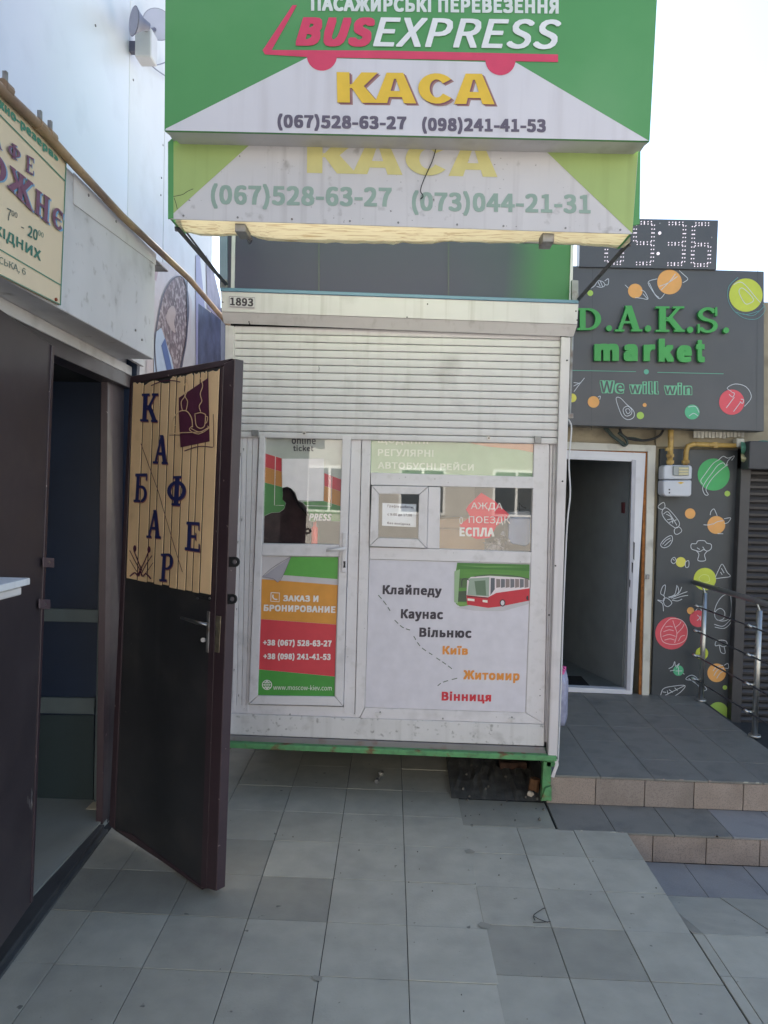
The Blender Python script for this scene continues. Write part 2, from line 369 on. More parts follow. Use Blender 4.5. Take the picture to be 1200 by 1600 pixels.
# ================================================================== GROUND
LOW = -.154
g_ = MB(); g_.box(-60, 60, -40, 80, -1.2, LOW - .012)
ground = g_.build('ground', asphalt, origin=(0, 0, 0)); ground['kind'] = 'structure'
PX_R = 1.225                                   # right edge of the raised pavement
base = MB().box(-1.9, PX_R, -3.0, 3.885, LOW - .02, -.006).box(-1.9, .845, 3.885, 8.0, LOW - .02, -.006)
base.box(PX_R, 4.0, -3.0, 2.99, LOW - .02, -.006)
base.poly_prism([Vector((PX_R, 2.99, -.2)), Vector((PX_R, 2.99, -.006)), Vector((PX_R, 3.55, LOW - .006)), Vector((PX_R, 3.55, -.2))], Vector((-1, 0, 0)), 2.8)
pav = base.build('pavement', grout, origin=(0, 0, 0)); pav['kind'] = 'structure'
def tile(cs, th=.012, m=None, parent=pav, name='floor_tile', up=Vector((0, 0, 1))):
    dz = random.uniform(-.0012, .0012)
    return MB().poly_prism([p + up * dz for p in cs], up, th).build(name, m, parent, bev=.0012)
def colx(k, y): return .053 + .3335 * k - .0225 * (y - 2.4)       # joints running away from the camera
rows = [2.624 + .3365 * k for k in range(-7, 8)]
G = .0016
for i in range(-7, 1):
    for j, y in enumerate(rows[:-1]):
        y2 = rows[j + 1]
        if y > 4.95: continue
        xa, xb, xc, xd = colx(i, y), colx(i + 1, y), colx(i + 1, y2), colx(i, y2)
        lim = -1.33 if y > 2.6 else -1.40
        if xb < -1.62: continue
        if y > 1.9:                                              # cut against the cafe plinth
            pl_x = lambda yy: -1.446 - .062 * (yy - 2.57)
            xa = max(xa, pl_x(y)); xd = max(xd, pl_x(y2))
            if xb - xa < .03: continue
        mi = random.choice((0, 0, 1, 2, 0, 0))
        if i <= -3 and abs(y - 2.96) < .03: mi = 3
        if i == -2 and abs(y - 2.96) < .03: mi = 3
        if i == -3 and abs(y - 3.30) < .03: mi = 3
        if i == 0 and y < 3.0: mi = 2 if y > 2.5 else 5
        tile([Vector((xa + G, y + G, 0)), Vector((xb - G, y + G, 0)), Vector((xc - G, y2 - G, 0)), Vector((xd + G, y2 - G, 0))], m=tileg[mi])
rrows = [1.4, 1.74, 2.06, 2.372, 2.679, 2.991, 3.285, 3.593, 3.885, 4.215]
rx = [.376, .655, .958, PX_R]
for i in range(3):
    for j in range(len(rrows) - 1):
        y, y2 = rrows[j], rrows[j + 1]
        if i == 2 and y > 3.8: continue
        x0, x1 = rx[i], rx[i + 1]
        if y > 3.8: x1 = min(x1, .845)
        dr = lambda yy: -.0225 * (yy - 2.4) * (1 if i == 0 else .6)
        dr2 = lambda yy: -.0225 * (yy - 2.4) * .6 if x1 < PX_R and x1 != .845 else 0
        mi = random.choice((0, 1, 0, 2))
        if y < 2.95: mi = 3 if (i < 2 and y > 2.6) else 1
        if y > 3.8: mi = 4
        tile([Vector((x0 + dr(y) + G, y + G, 0)), Vector((x1 + dr2(y) - G, y + G, 0)), Vector((x1 + dr2(y2) - G, y2 - G, 0)), Vector((x0 + dr(y2) + G, y2 - G, 0))], m=tileg[mi])
tile([Vector((.60, 3.89, 0)), Vector((.842, 3.89, 0)), Vector((.842, 4.2, 0)), Vector((.60, 4.2, 0))], m=tileg[4])
# tiles right of the pavement edge: one sloping row down to the step, then level rows
xs = [PX_R + .004, 1.275, 1.585, 1.90, 2.21, 2.52, 2.83, 3.14, 3.45]
rr2 = [1.4, 1.76, 2.09, 2.41, 2.728, 2.992]
for i in range(len(xs) - 1):
    a, b = xs[i] + G, xs[i + 1] - G
    tile([Vector((a, 2.994, 0)), Vector((b, 2.994, 0)), Vector((b, 3.55, LOW)), Vector((a, 3.55, LOW))], m=tileg[(3, 2, 1, 3, 0, 1, 0, 1)[i]], up=Vector((0, .26, .97)))
    for j in range(5):
        tile([Vector((a, rr2[j] + G, 0)), Vector((b, rr2[j] + G, 0)), Vector((b, rr2[j + 1] - G, 0)), Vector((a, rr2[j + 1] - G, 0))], m=tileg[random.choice((0, 1, 5, 0))])
# chips knocked out of tile corners
for (x, y, r) in ((.352, 3.60, .03), (.365, 2.98, .03), (-.29, 2.61, .022)):
    MB().flat([Vector((x + r * math.cos(a) * random.uniform(.6, 1.1), y + r * math.sin(a) * random.uniform(.5, 1), .0025)) for a in [k * 2 * math.pi / 9 for k in range(9)]], Vector((0, 0, 1))).build('tile_chip', tileg[4], pav)
# bare ground under and beside the kiosk
sb = MB(); N = 22
for j in range(N + 1):
    for i in range(N + 1):
        sb.v.append(Vector((.30 + .55 * i / N, 4.215 + 2.6 * j / N, .004 + random.uniform(0, .022) * (1 if j else .1))))
for j in range(N):
    for i in range(N):
        k = j * (N + 1) + i; sb.f.append([k, k + 1, k + N + 2, k + N + 1])
sb.build('bare_ground', soil, origin=(.5, 5, 0), kind='structure')
# entrance steps and platform of the shop
st = MB().box(.85, 3.9, 3.89, 6.2, LOW - .03, -.012).box(.85, 2.44, 4.222, 6.02, -.012, .157)
steps = st.build('entrance_steps', grout, origin=(1.6, 4.5, LOW)); steps['kind'] = 'structure'
def steptile(x0, x1, y0, y1, z, m, nm='step_tile'): MB().box(x0 + G, x1 - G, y0 + G / 2, y1 - G / 2, z - .012, z + random.uniform(-.0008, .0008)).build(nm, m, steps, bev=.0015)
x = PX_R - .005
while x < 3.6: steptile(x, x + .31, 3.552, 3.872, LOW, granitb, 'low_tread_tile'); x += .31
x = .855
while x < 3.8: steptile(x, x + .31, 3.872, 4.212, .0, granitb if x > 1.7 else granit, 'tread_tile'); x += .31
x = .855
while x < 2.4:
    y = 4.205
    for k in range(6):
        steptile(x, min(x + .31, 2.44), y, y + .31 if k < 5 else 6.02, .169, granit, 'platform_tile'); y += .31
    x += .31
def riser(x0, x1, y, z0, z1): MB().box(x0 + .0018, x1 - .0018, y, y + .012, z0, z1).build('riser_tile', random.choice((riserm, riserm, riser2, riser3)), steps, bev=.0016)
for (y, z0, z1, xa, xe) in ((3.876, LOW, -.014, 1.08, 3.8), (4.209, .001, .155, .855, 3.8)):
    x = xa
    while x < xe: riser(x, x + .283, y, z0, z1); x += .2835
for k in range(16):
    x = random.uniform(.9, 2.9); y, z = random.choice(((3.874, .0), (4.207, .169)))
    w = random.uniform(.006, .022)
    MB().poly_prism([Vector((x - w, y - .0025, z + .0016)), Vector((x + w * .6, y - .0025, z + .0016)), Vector((x + w, y + .004, z + .0016)), Vector((x - w * .3, y + .007, z + .0016))], Vector((0, 0, 1)), .006).build('chipped_nosing', random.choice((riser3, tileg[5])), steps)
# low ground to the right of the platform
MB().box(2.45, 5, 4.23, 6.0, LOW - .02, LOW).build('side_yard', granit, origin=(3, 5, LOW), kind='structure')

# ================================================================== KIOSK
KY = 4.15
kp = PY(KY)
kiosk = thing('kiosk', (-.07, KY, 0), 'white ticket kiosk with half-lowered roller shutter standing on a green steel base', 'kiosk')
def kq(pts, depth, m, name, off=0.0, parent=kiosk, bev=.0025): return MB().px(pts, kp, depth, off).build(name, m, parent, bev=bev)
# shell
sh = MB().box(-1.05, -1.03, KY + .02, 6.0, .34, 3.62).box(.885, .90, KY + .02, 6.0, .34, 3.62).box(-1.03, .885, 5.97, 6.0, .34, 3.62)
sh.build('side_wall', metalw, kiosk)
MB().box(-1.06, .91, KY - .03, 6.02, 3.62, 3.68).build('roof', metalw, kiosk, bev=.004)
MB().box(-1.03, .885, KY + .06, 5.97, .33, .36).build('floor_panel', darkin, kiosk)
MB().box(-1.03, .885, 5.2, 5.22, .36, 2.6).build('back_partition', wallin, kiosk)
# dark upper wall, green towards its right end
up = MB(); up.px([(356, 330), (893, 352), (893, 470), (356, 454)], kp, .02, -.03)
upm = bpy.data.materials.new('upper_panel_ramp'); upm.use_nodes = True
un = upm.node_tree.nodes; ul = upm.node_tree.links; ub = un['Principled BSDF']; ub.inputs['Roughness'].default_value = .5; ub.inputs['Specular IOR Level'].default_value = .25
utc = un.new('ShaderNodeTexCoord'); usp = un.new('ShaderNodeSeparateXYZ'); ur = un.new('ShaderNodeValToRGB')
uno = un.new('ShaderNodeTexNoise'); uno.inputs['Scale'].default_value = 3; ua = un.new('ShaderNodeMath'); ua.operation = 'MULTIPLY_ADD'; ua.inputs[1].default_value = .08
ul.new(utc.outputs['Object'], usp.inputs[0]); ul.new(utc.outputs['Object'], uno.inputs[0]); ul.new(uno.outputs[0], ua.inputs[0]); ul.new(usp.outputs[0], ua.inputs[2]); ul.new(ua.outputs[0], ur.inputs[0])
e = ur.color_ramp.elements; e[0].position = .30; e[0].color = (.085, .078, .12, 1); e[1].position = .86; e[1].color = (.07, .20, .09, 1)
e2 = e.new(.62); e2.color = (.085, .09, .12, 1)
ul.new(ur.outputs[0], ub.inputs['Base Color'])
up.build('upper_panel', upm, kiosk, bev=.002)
MB().px([(343, 332), (355, 332), (355, 455), (343, 450)], kp, .05, -.015).build('corner_profile', mat('blue_grey_profile', (.20, .25, .33), .4), kiosk, bev=.002)
for xx in (497, 700): MB().px([(xx, 340), (xx + 2, 340), (xx + 2, 466), (xx, 464)], kp, .004, -.026).build('panel_joint', slate, kiosk)
# header box with the shutter drum
hd = kq([(345, 455), (904, 474.5), (902, 507), (346, 487)], .12, metalw, 'header_box', off=.085)
hp = PY(KY - .085)
lip = MB(); a = [W(346, 487.5, hp), W(902, 507.5, hp), W(896, 526, PY(KY - .045)), W(350, 505, PY(KY - .045))]
lip.flat(a, Vector((0, -1, -.3))); b = [p + Vector((0, .05, .01)) for p in a]; lip.flat([b[3], b[2], b[1], b[0]])
lip.flat([a[3], a[2], b[2], b[3]]); lip.flat([a[1], b[1], b[2], a[2]]); lip.flat([a[0], a[3], b[3], b[0]])
lip.build('header_lip', metalw, kiosk)
MB().px([(344, 449), (904, 469), (904, 474), (344, 454.5)], hp, .14, .008).build('header_cap', mat('light_blue_strip', c(110, 150, 175, .8), .4), kiosk, bev=.002)
for (x, y) in ((348, 472), (668, 475), (636, 495.5), (389, 503), (390, 506), (902, 500), (900, 486)):
    MB().disc(W(x, y, hp, .003), Vector((0, -1, 0)), .004, .004, 10).build('screw', rubber, kiosk)
# shutter: fifteen slats, each its own piece
lx0 = lambda y: 367 - (y - 510) * .012
ly = [509, 521, 532.5, 544.5, 556.7, 568.3, 580, 592, 603.3, 615, 626.7, 638, 650, 661.7, 673.5, 683.5]
ry_ = [520, 532, 544, 555.5, 567, 579, 590.6, 602.4, 614, 625.8, 637.3, 648.8, 660.8, 672.5, 684.2, 694.5]
rx_ = lambda y: 875 - (y - 528) * .028
shut = MB().px([(360, 505), (884, 520), (880, 690), (360, 680)], kp, .01, -.012).build('shutter', darkgap, kiosk)
for k in range(15):
    y0l, y1l, y0r, y1r = ly[k] + .35, ly[k + 1] - .55, ry_[k] + .35, ry_[k + 1] - .55
    mb = MB(); dy = random.uniform(-.0008, .0008)
    P = []
    for (fr, o) in ((0, 0.0), (.12, .0035), (.5, .0045), (.88, .0035), (1, 0.0)):
        P.append((W(lx0(y0l), y0l + (y1l - y0l) * fr, kp, .018 + o + dy), W(rx_(y0r), y0r + (y1r - y0r) * fr, kp, .018 + o + dy)))
    for i in range(4): mb.flat([P[i][0], P[i][1], P[i + 1][1], P[i + 1][0]], Vector((0, -1, 0)))
    mb.flat([P[0][0], P[0][0] + Vector((0, .02, 0)), P[0][1] + Vector((0, .02, 0)), P[0][1]], Vector((0, 0, 1)))
    mb.flat([P[4][0], P[4][0] + Vector((0, .02, 0)), P[4][1] + Vector((0, .02, 0)), P[4][1]], Vector((0, 0, -1)))
    mb.build('slat', slatm, shut, smooth=False)
for q in ([(392.5, 671.5), (404, 672), (404, 682), (393, 681)], [(835, 681.5), (846, 682), (846, 693), (835, 692)]):
    MB().px(q, kp, .012, .036).build('shutter_clip', dullsteel, shut, bev=.002)
for (x, y) in ((475, 677), (764, 684.5)):
    MB().disc(W(x, y, kp, .034), Vector((0, -1, 0)), .0095, .008, 18).build('shutter_lock', steel, shut)
    MB().disc(W(x, y, kp, .0355), Vector((0, -1, 0)), .005, .004, 12).build('lock_hole', rubber, shut)
MB().tube([W(498, 572, kp, .030), W(499, 576, kp, .030), W(498, 580, kp, .030)], .002, 6).build('tape_scrap', dullsteel, shut)
# guide posts
kq([(352, 508), (366, 509.5), (357.5, 1157.5), (345, 1158)], .07, metalw, 'guide_post', off=.045)
kq([(877, 526), (891.5, 528), (871, 1183), (856.5, 1182)], .07, metalw, 'guide_post', off=.045)
for (x, y) in ((886, 563), (879, 752), (868, 884), (858, 961)):
    MB().disc(W(x, y, kp, .048), Vector((0, -1, 0)), .005, .004, 10).build('screw', rubber, kiosk)
MB().tube([W(893.5, 527, kp, .03), W(889.5, 648, kp, .03)], .010, 8).build('lock_rail', dullsteel, kiosk)
MB().px([(886, 646), (896, 646), (896, 654), (886, 654)], kp, .02, .04).build('rail_foot', dullsteel, kiosk, bev=.002)
# ribbed lining left and right of the frames
for (a0, a1, b0, b1) in ((366, 371, 357.5, 362), (371.6, 378, 362.6, 369), (378.6, 386, 369.6, 377), (386.6, 395, 377.6, 384), (395.6, 404.5, 384.4, 388)):
    kq([(a0, 670), (a1, 670), (b1, 1112 + (b1 - 357) * .035), (b0, 1112)], .03, pvc, 'lining_strip', off=random.uniform(.0, .007), bev=.002)
for (a0, a1, b0, b1) in ((859.5, 864, 851, 852.5), (864.6, 871, 853, 857)):
    kq([(a0, 690), (a1, 690), (b1, 1160), (b0, 1160)], .03, pvc, 'lining_strip', off=random.uniform(-.012, -.004), bev=.002)
# frame members between door and window
kq([(549, 680), (565, 680), (554, 1115), (536.8, 1114)], .05, pvc, 'mullion', off=.004)
kq([(565.8, 680), (579.8, 680), (578, 757), (576.5, 873), (570, 1105), (562, 1121), (554.6, 1120)], .05, pvc, 'mullion', off=.008)
kq([(357.5, 1103), (388, 1101), (536, 1104.5), (554, 1115.5), (561, 1121.5), (357.5, 1114)], .05, pvc, 'bottom_rail', off=.002)
kq([(570.4, 1105.6), (821, 1114), (851, 1131.5), (562.5, 1122)], .05, pvc, 'bottom_rail', off=.006)
kq([(834.5, 690), (858.8, 690), (850.5, 1131), (821.5, 1113.6), (829.6, 881.5)], .05, pvc, 'mullion', off=.007)
kq([(357.5, 1115), (851, 1132.5), (850, 1166), (357.5, 1147.5)], .03, pvc2, 'kick_plate', off=.012)
kq([(357.5, 1149), (850, 1168), (856, 1181), (345, 1160)], .05, mat('grey_threshold', (.20, .19, .19), .6, stain=[(c(110, 60, 45), 9, .55, .7, .6)]), 'threshold', off=.02)
kq([(345, 1160), (870, 1181.5), (870, 1190), (345, 1168.5)], .06, greenp, 'base_beam', off=.055, bev=.003)
MB().box(-1.05, -1.0, KY, 6.0, .27, .33).build('base_beam', greenp, kiosk, bev=.003)
MB().box(.84, .89, KY + .02, 6.0, .23, .285).build('base_beam', greenp, kiosk, bev=.003)
kq([(849, 1190), (862, 1190), (860, 1250), (846, 1250)], .05, greenp, 'base_leg', off=-.02, bev=.003)
kq([(852, 1232), (862, 1228), (862, 1252), (845, 1252)], .02, greenp, 'leg_foot', off=.0, bev=.003)
MB().box(-1.03, -.98, 5.7, 5.75, 0, .27).build('base_leg', greenp, kiosk, bev=.003)
MB().box(.82, .87, 5.7, 5.75, 0, .27).build('base_leg', greenp, kiosk, bev=.003)
MB().px([(866, 1186), (872, 1187), (873, 1195), (866, 1215), (861, 1214), (868, 1194)], kp, .01, .02).build('bent_flashing', metalw, kiosk)
for (x, y) in ((453, 1116.5), (692, 1123), (594, 1113), (800, 1121)):
    MB().disc(W(x, y, kp, .014), Vector((0, -1, 0)), .005, .004, 10).build('screw', dullsteel, kiosk)
for x, y in ((586, 1114), (795, 1122)):
    MB().px([(x, y), (x + 10, y + .4), (x + 10, y + 3), (x + 6, y + 3), (x + 5, y + 7), (x + 3, y + 7), (x, y + 3)], kp, .01, .014).build('drain_cap', pvc2, kiosk)
MB().box(-1.03, .87, 5.9, 5.93, .0, .33).build('light_stop_panel', wallin, kiosk)  # unseen panel added to stop daylight leaking under the kiosk from behind
# door leaf
door = kq([(405.3, 680), (413.8, 680), (409.3, 849), (408.6, 869), (402.6, 1087), (388.4, 1100)], .05, pvc, 'door', off=.022)
kq([(535, 680), (548.4, 680), (543.2, 840), (536.2, 1103), (523.3, 1088), (529.6, 869), (530.3, 849)], .05, pvc, 'door_stile', off=.022, parent=door)
kq([(409.8, 849.5), (530, 851), (529.4, 870), (408.8, 868.3)], .05, pvc, 'door_rail', off=.020, parent=door)
kq([(403, 1087.4), (523, 1088.6), (535.8, 1103.3), (389, 1100.3)], .05, pvc, 'door_rail', off=.020, parent=door)
MB().px([(413.5, 678), (535, 678), (530.3, 850), (409.5, 849)], kp, .004, -.006).build('door_glass', glz, door)
kq([(408.4, 868.6), (529.3, 870.3), (523, 1088), (402.6, 1086.6)], .02, pvc, 'door_panel', off=.006, parent=door, bev=0)
kq([(535, 832), (541.8, 832.3), (540, 895), (533.6, 894.5)], .012, pvc, 'handle_plate', off=.034, parent=door, bev=.003)
MB().tube([W(539, 856.5, kp, .036), W(539, 856.5, kp, .075), W(536, 857.5, kp, .085), W(510, 860, kp, .085)], [.009, .009, .010, .008], 8).build('door_handle', pvc, door, smooth=True)
MB().px([(536.5, 877), (540, 877), (539.5, 882), (540, 887), (536, 887), (537, 882)], kp, .004, .0365).build('keyhole', rubber, door)
for (px_, py_) in ((368, 692), (375, 707), (369, 792), (377, 810), (371, 845), (369, 950), (365, 1045), (372, 1085), (366, 890), (380, 700)):
    MB().px([(px_, py_), (px_ + 1.6, py_ + .5), (px_ + 1, py_ + random.uniform(3, 7)), (px_, py_ + 3)], kp, .001, .011).build('paint_chip', dullsteel, kiosk)
MB().px([(404.3, 700), (405.3, 700), (399.6, 857), (398.4, 857)], kp, .002, .016).build('seal_gap', rubber, kiosk)
# window unit
kq([(579.5, 738.5), (834, 745), (833.7, 763.3), (579, 757.6)], .05, pvc, 'window_rail', off=.008)
kq([(669.6, 760.5), (688.2, 761), (686.5, 857.5), (667, 856.6)], .05, pvc, 'window_rail', off=.006)
kq([(577.5, 854.8), (687, 857.8), (830, 862.5), (829.4, 881), (577, 873.7)], .05, pvc, 'window_rail', off=.0075)
MB().px([(581, 678), (836, 678), (834, 746), (579, 740)], kp, .004, -.006).build('transom_glass', glt, kiosk)
MB().px([(688, 760), (833, 763), (830.5, 863), (686.5, 858)], kp, .004, -.008).build('window_glass', glz, kiosk)
hat = kq([(581, 758.7), (669, 760.3), (654.5, 772.5), (592, 771.7)], .05, pvc, 'hatch', off=.024)
kq([(669.2, 761), (666.8, 856), (653.2, 842), (654.8, 772.9)], .05, pvc, 'hatch_frame', off=.024, parent=hat)
kq([(666.3, 856.5), (577.4, 853.7), (591, 840.5), (652.9, 842.5)], .05, pvc, 'hatch_frame', off=.024, parent=hat)
kq([(580.7, 759.2), (591.6, 772.1), (590.6, 840), (577.2, 853.2)], .05, pvc, 'hatch_frame', off=.024, parent=hat)
MB().px([(591, 770), (655, 771), (654, 843), (590, 841)], kp, .004, .0).build('hatch_glass', glz, hat)
kq([(577.3, 874), (829, 881.3), (821, 1113.4), (570.3, 1105)], .02, pvc, 'window_panel', off=.002, bev=0)

# number plate
np_ = tag(MB().px([(357.5, 462), (399, 464.2), (398.5, 481.5), (357.5, 479.5)], kp, .003, .0905).build('number_plate', ink(205, 200, 205)), 'small white 1893 number plate at the left end of the kiosk header', 'sign')
text('1893', [(359.5, 464.5), (396, 466.3), (395.5, 479), (359.5, 477)], kp, .092, ink(60, 52, 62), np_, bold=.015)
fr = MB(); ribbon(fr, [(358.5, 463), (398.2, 465.2), (397.6, 480.6), (358.5, 478.6)], .7, kp, .0918, closed=True, smooth=False); fr.build('plate_border', ink(120, 110, 118), np_)

# ---- posters
def o11(x, y): return (340 + x / 4.2857, 840 + y / 4.2857)
def o9(x, y): return (350 + x / 4.4444, 660 + y / 4.4444)
def o10(x, y): return (560 + x / 4, 660 + y / 4)
def o12(x, y): return (560 + x / 3.5294, 850 + y / 3.5294)
WH = ink(228, 222, 218)
ord_ = thing('booking_poster', W(465, 1086, kp), 'green, orange and red booking poster with phone numbers on the lower kiosk door panel', 'poster')
patch([o11(*p) for p in ((295, 125), (812, 130), (785, 1062), (270, 1055))], kp, .0075, ink(196, 190, 192), ord_, 'paper')
patch([o11(*p) for p in ((490, 128), (808, 131), (803, 278), (430, 250))], kp, .009, ink(88, 162, 72), ord_, 'green_band')
patch([o11(*p) for p in ((296, 278), (805, 318), (795, 582), (290, 545))], kp, .009, ink(214, 146, 62), ord_, 'orange_band')
patch([o11(*p) for p in ((290, 546), (795, 583), (785, 930), (278, 882))], kp, .009, ink(205, 62, 72), ord_, 'red_band')
patch([o11(*p) for p in ((278, 883), (785, 931), (783, 1062), (270, 1055))], kp, .009, ink(66, 146, 62), ord_, 'green_band')
cur = MB(); A = [o11(*p) for p in ((492, 127), (440, 250), (405, 298), (372, 278), (300, 264))]
cur.flat([W(*A[0], kp, .0105), W(*A[1], kp, .0135), W(*A[2], kp, .0150), W(*A[3], kp, .0140), W(*A[4], kp, .0105)], Vector((0, -1, 0))); cur.build('printed_curl', ink(165, 160, 168), ord_)
ln = MB(); ribbon(ln, [o11(*p) for p in ((492, 127), (370, 200), (300, 262))], .6, kp, .0155); ribbon(ln, [o11(*p) for p in ((300, 264), (372, 276), (405, 298), (440, 250), (492, 127))], .6, kp, .0155); ln.build('curl_edge', ink(110, 105, 115), ord_)
text('ЗАКАЗ И', [o11(*p) for p in ((440, 386), (676, 388), (674, 432), (438, 426))], kp, .0105, WH, ord_, bold=.02)
text('БРОНИРОВАНИЕ', [o11(*p) for p in ((310, 448), (790, 460), (788, 505), (308, 492))], kp, .0105, WH, ord_, bold=.02)
text('+38 (067) 528-63-27', [o11(*p) for p in ((305, 680), (764, 685), (762, 740), (303, 730))], kp, .0105, WH, ord_, bold=.02)
text('+38 (098) 241-41-53', [o11(*p) for p in ((307, 772), (758, 775), (756, 829), (305, 822))], kp, .0105, WH, ord_, bold=.02)
text('www.moscow-kiev.com', [o11(*p) for p in ((374, 986), (765, 990), (763, 1024), (372, 1018))], kp, .0105, WH, ord_)
ic = MB(); ribbon(ic, [o11(*p) for p in ((358, 368), (414, 371), (412, 430), (356, 426))], 1.3, kp, .0105, closed=True, smooth=False)
ribbon(ic, [o11(*p) for p in ((372, 382), (370, 398), (382, 412), (400, 414))], 2.0, kp, .0105); ic.build('phone_icon', WH, ord_)
gb = MB(); gx, gy = o11(331, 986); ribbon(gb, circ(gx, gy, 7.2), 1.2, kp, .0105, closed=True)
for k in (-4, 0, 4):
    ribbon(gb, [(gx - math.sqrt(50 - k * k), gy + k), (gx + math.sqrt(50 - k * k), gy + k)], .9, kp, .0107, smooth=False)
    ribbon(gb, [(gx, gy - 7), (gx + k * .9, gy), (gx, gy + 7)], .9, kp, .0109)
gb.build('globe_icon', WH, ord_)

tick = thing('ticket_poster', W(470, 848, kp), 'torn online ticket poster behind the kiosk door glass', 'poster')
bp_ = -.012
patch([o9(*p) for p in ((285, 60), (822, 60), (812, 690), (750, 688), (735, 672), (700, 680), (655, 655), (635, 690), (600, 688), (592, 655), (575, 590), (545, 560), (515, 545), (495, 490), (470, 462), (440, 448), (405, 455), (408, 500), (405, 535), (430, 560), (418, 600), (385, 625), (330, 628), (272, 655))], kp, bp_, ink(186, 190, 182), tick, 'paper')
lk = lambda pts, m, nm, o=.0015: patch([o9(*p) for p in pts], kp, bp_ + o, m, tick, nm)
lk(((284, 215), (400, 250), (400, 342), (281, 308)), ink(205, 62, 72), 'red_band')
lk(((281, 309), (400, 343), (402, 448), (277, 415)), ink(200, 136, 66), 'orange_band')
lk(((277, 416), (404, 450), (407, 500), (405, 535), (428, 560), (417, 598), (385, 623), (330, 626), (272, 652)), ink(70, 140, 72), 'green_band')
lk(((697, 352), (815, 397), (813, 480), (697, 440)), ink(205, 62, 72), 'red_band')
lk(((697, 441), (813, 481), (811, 582), (692, 545)), ink(200, 136, 66), 'orange_band')
lk(((548, 552), (690, 546), (811, 583), (809, 688), (750, 686), (735, 670), (700, 678), (655, 653), (635, 688), (602, 686), (594, 655), (577, 590)), ink(84, 140, 76), 'green_band')
lk(((404, 252), (695, 252), (690, 547), (512, 540), (495, 488), (470, 460), (440, 446), (404, 453)), ink(238, 232, 232), 'white_square', .003)
fl = MB(); ribbon(fl, [o9(*p) for p in ((357, 235), (350, 575), (415, 577))], .8, kp, bp_ + .004, smooth=False); ribbon(fl, [o9(*p) for p in ((560, 578), (745, 582), (750, 375))], .8, kp, bp_ + .004, smooth=False); fl.build('frame_line', WH, tick)
text('online', quad(*o9(470, 0)[:1], *o9(637, 0)[:1], o9(0, 94)[1], o9(0, 150)[1], .015), kp, bp_ + .004, ink(72, 70, 76), tick, bold=.01)
text('ticket', quad(o9(480, 0)[0], o9(622, 0)[0], o9(0, 158)[1], o9(0, 199)[1], .01), kp, bp_ + .004, ink(72, 70, 76), tick, bold=.01)
text('PRESS', quad(o9(590, 0)[0], o9(748, 0)[0], o9(0, 632)[1], o9(0, 682)[1], .02), kp, bp_ + .005, WH, tick, bold=.02, shear=.3)
# things inside the kiosk, seen through the glass
MB().px([(411, 788), (428, 762), (446, 758), (456, 772), (464, 790), (478, 806), (484, 830), (486, 860), (408, 860)], PY(KY + .22), .1, 0).build('dark_silhouette', mat('maroon_silhouette', (.060, .032, .036), .9, var=.3, scale=14, bump=.6, bscale=20)).update_tag()  # stand-in shape for the dark silhouette in the door glass
tag(bpy.data.objects['dark_silhouette'], 'dark maroon shape added behind the kiosk door glass for the silhouette seen there', 'silhouette')
rb = thing('red_bottle', W(489, 862, PY(KY + .14)), 'red bottle standing behind the kiosk door glass', 'bottle')
bx = W(491, 862, PY(KY + .05))
MB().tube([bx, bx + Vector((0, 0, .14)), bx + Vector((0, 0, .15)), bx + Vector((0, 0, .18))], [.019, .019, .010, .009], 12).build('bottle_body', mat('red_plastic', c(240, 60, 55), .35), rb, smooth=True)
MB().tube([bx + Vector((0, 0, .18)), bx + Vector((0, 0, .195))], .009, 10).build('bottle_cap', WH, rb)
MB().box(-1.02, .88, KY + .12, 4.55, 1.42, 1.45).build('interior_counter', mat('counter_brown', (.10, .065, .06), .5), kiosk, bev=.003)

# transom film
tf = thing('transom_banner', W(707, 744, kp), 'pale green film announcing bus routes behind the narrow top window', 'banner')
patch([(580, 678), (836, 678), (834, 746), (579, 740)], kp, -.013, ink(140, 170, 132), tf, 'film')
patch([o10(*p) for p in ((560, 100), (1110, 100), (1102, 190), (1000, 170), (800, 150))], kp, -.0115, ink(200, 140, 100), tf, 'orange_arc', smooth=False)
FG = ink(196, 208, 190)
text('ЩОДЕННІ', quad(590.5, 669, 681, 694.5, .024), kp, -.011, FG, tf, bold=.01)
text('РЕГУЛЯРНІ', quad(590.5, 677.5, 701.5, 712.5, .018, -.02), kp, -.011, FG, tf, bold=.01)
text('АВТОБУСНІ РЕЙСИ', quad(590.5, 740.5, 719, 732, .024, -.02), kp, -.011, FG, tf, bold=.01)

# working-hours notice
nt_ = thing('hours_notice', W(624, 823, kp), 'white paper with working hours taped inside the small hatch', 'notice')
patch([o10(*p) for p in ((150, 503), (362, 512), (360, 655), (148, 645))], kp, -.0075, ink(205, 212, 222), nt_, 'paper')
nk = ink(70, 66, 92)
text('Графік роботи:', [o10(*p) for p in ((182, 513), (345, 522), (345, 543), (182, 534))], kp, -.006, nk, nt_, bold=.01)
text('с 9:00 до 17:00', [o10(*p) for p in ((182, 566), (335, 573), (335, 592), (182, 585))], kp, -.006, nk, nt_, bold=.01)
text('без вихідних', [o10(*p) for p in ((180, 620), (325, 628), (325, 648), (180, 638))], kp, -.006, nk, nt_, bold=.01)

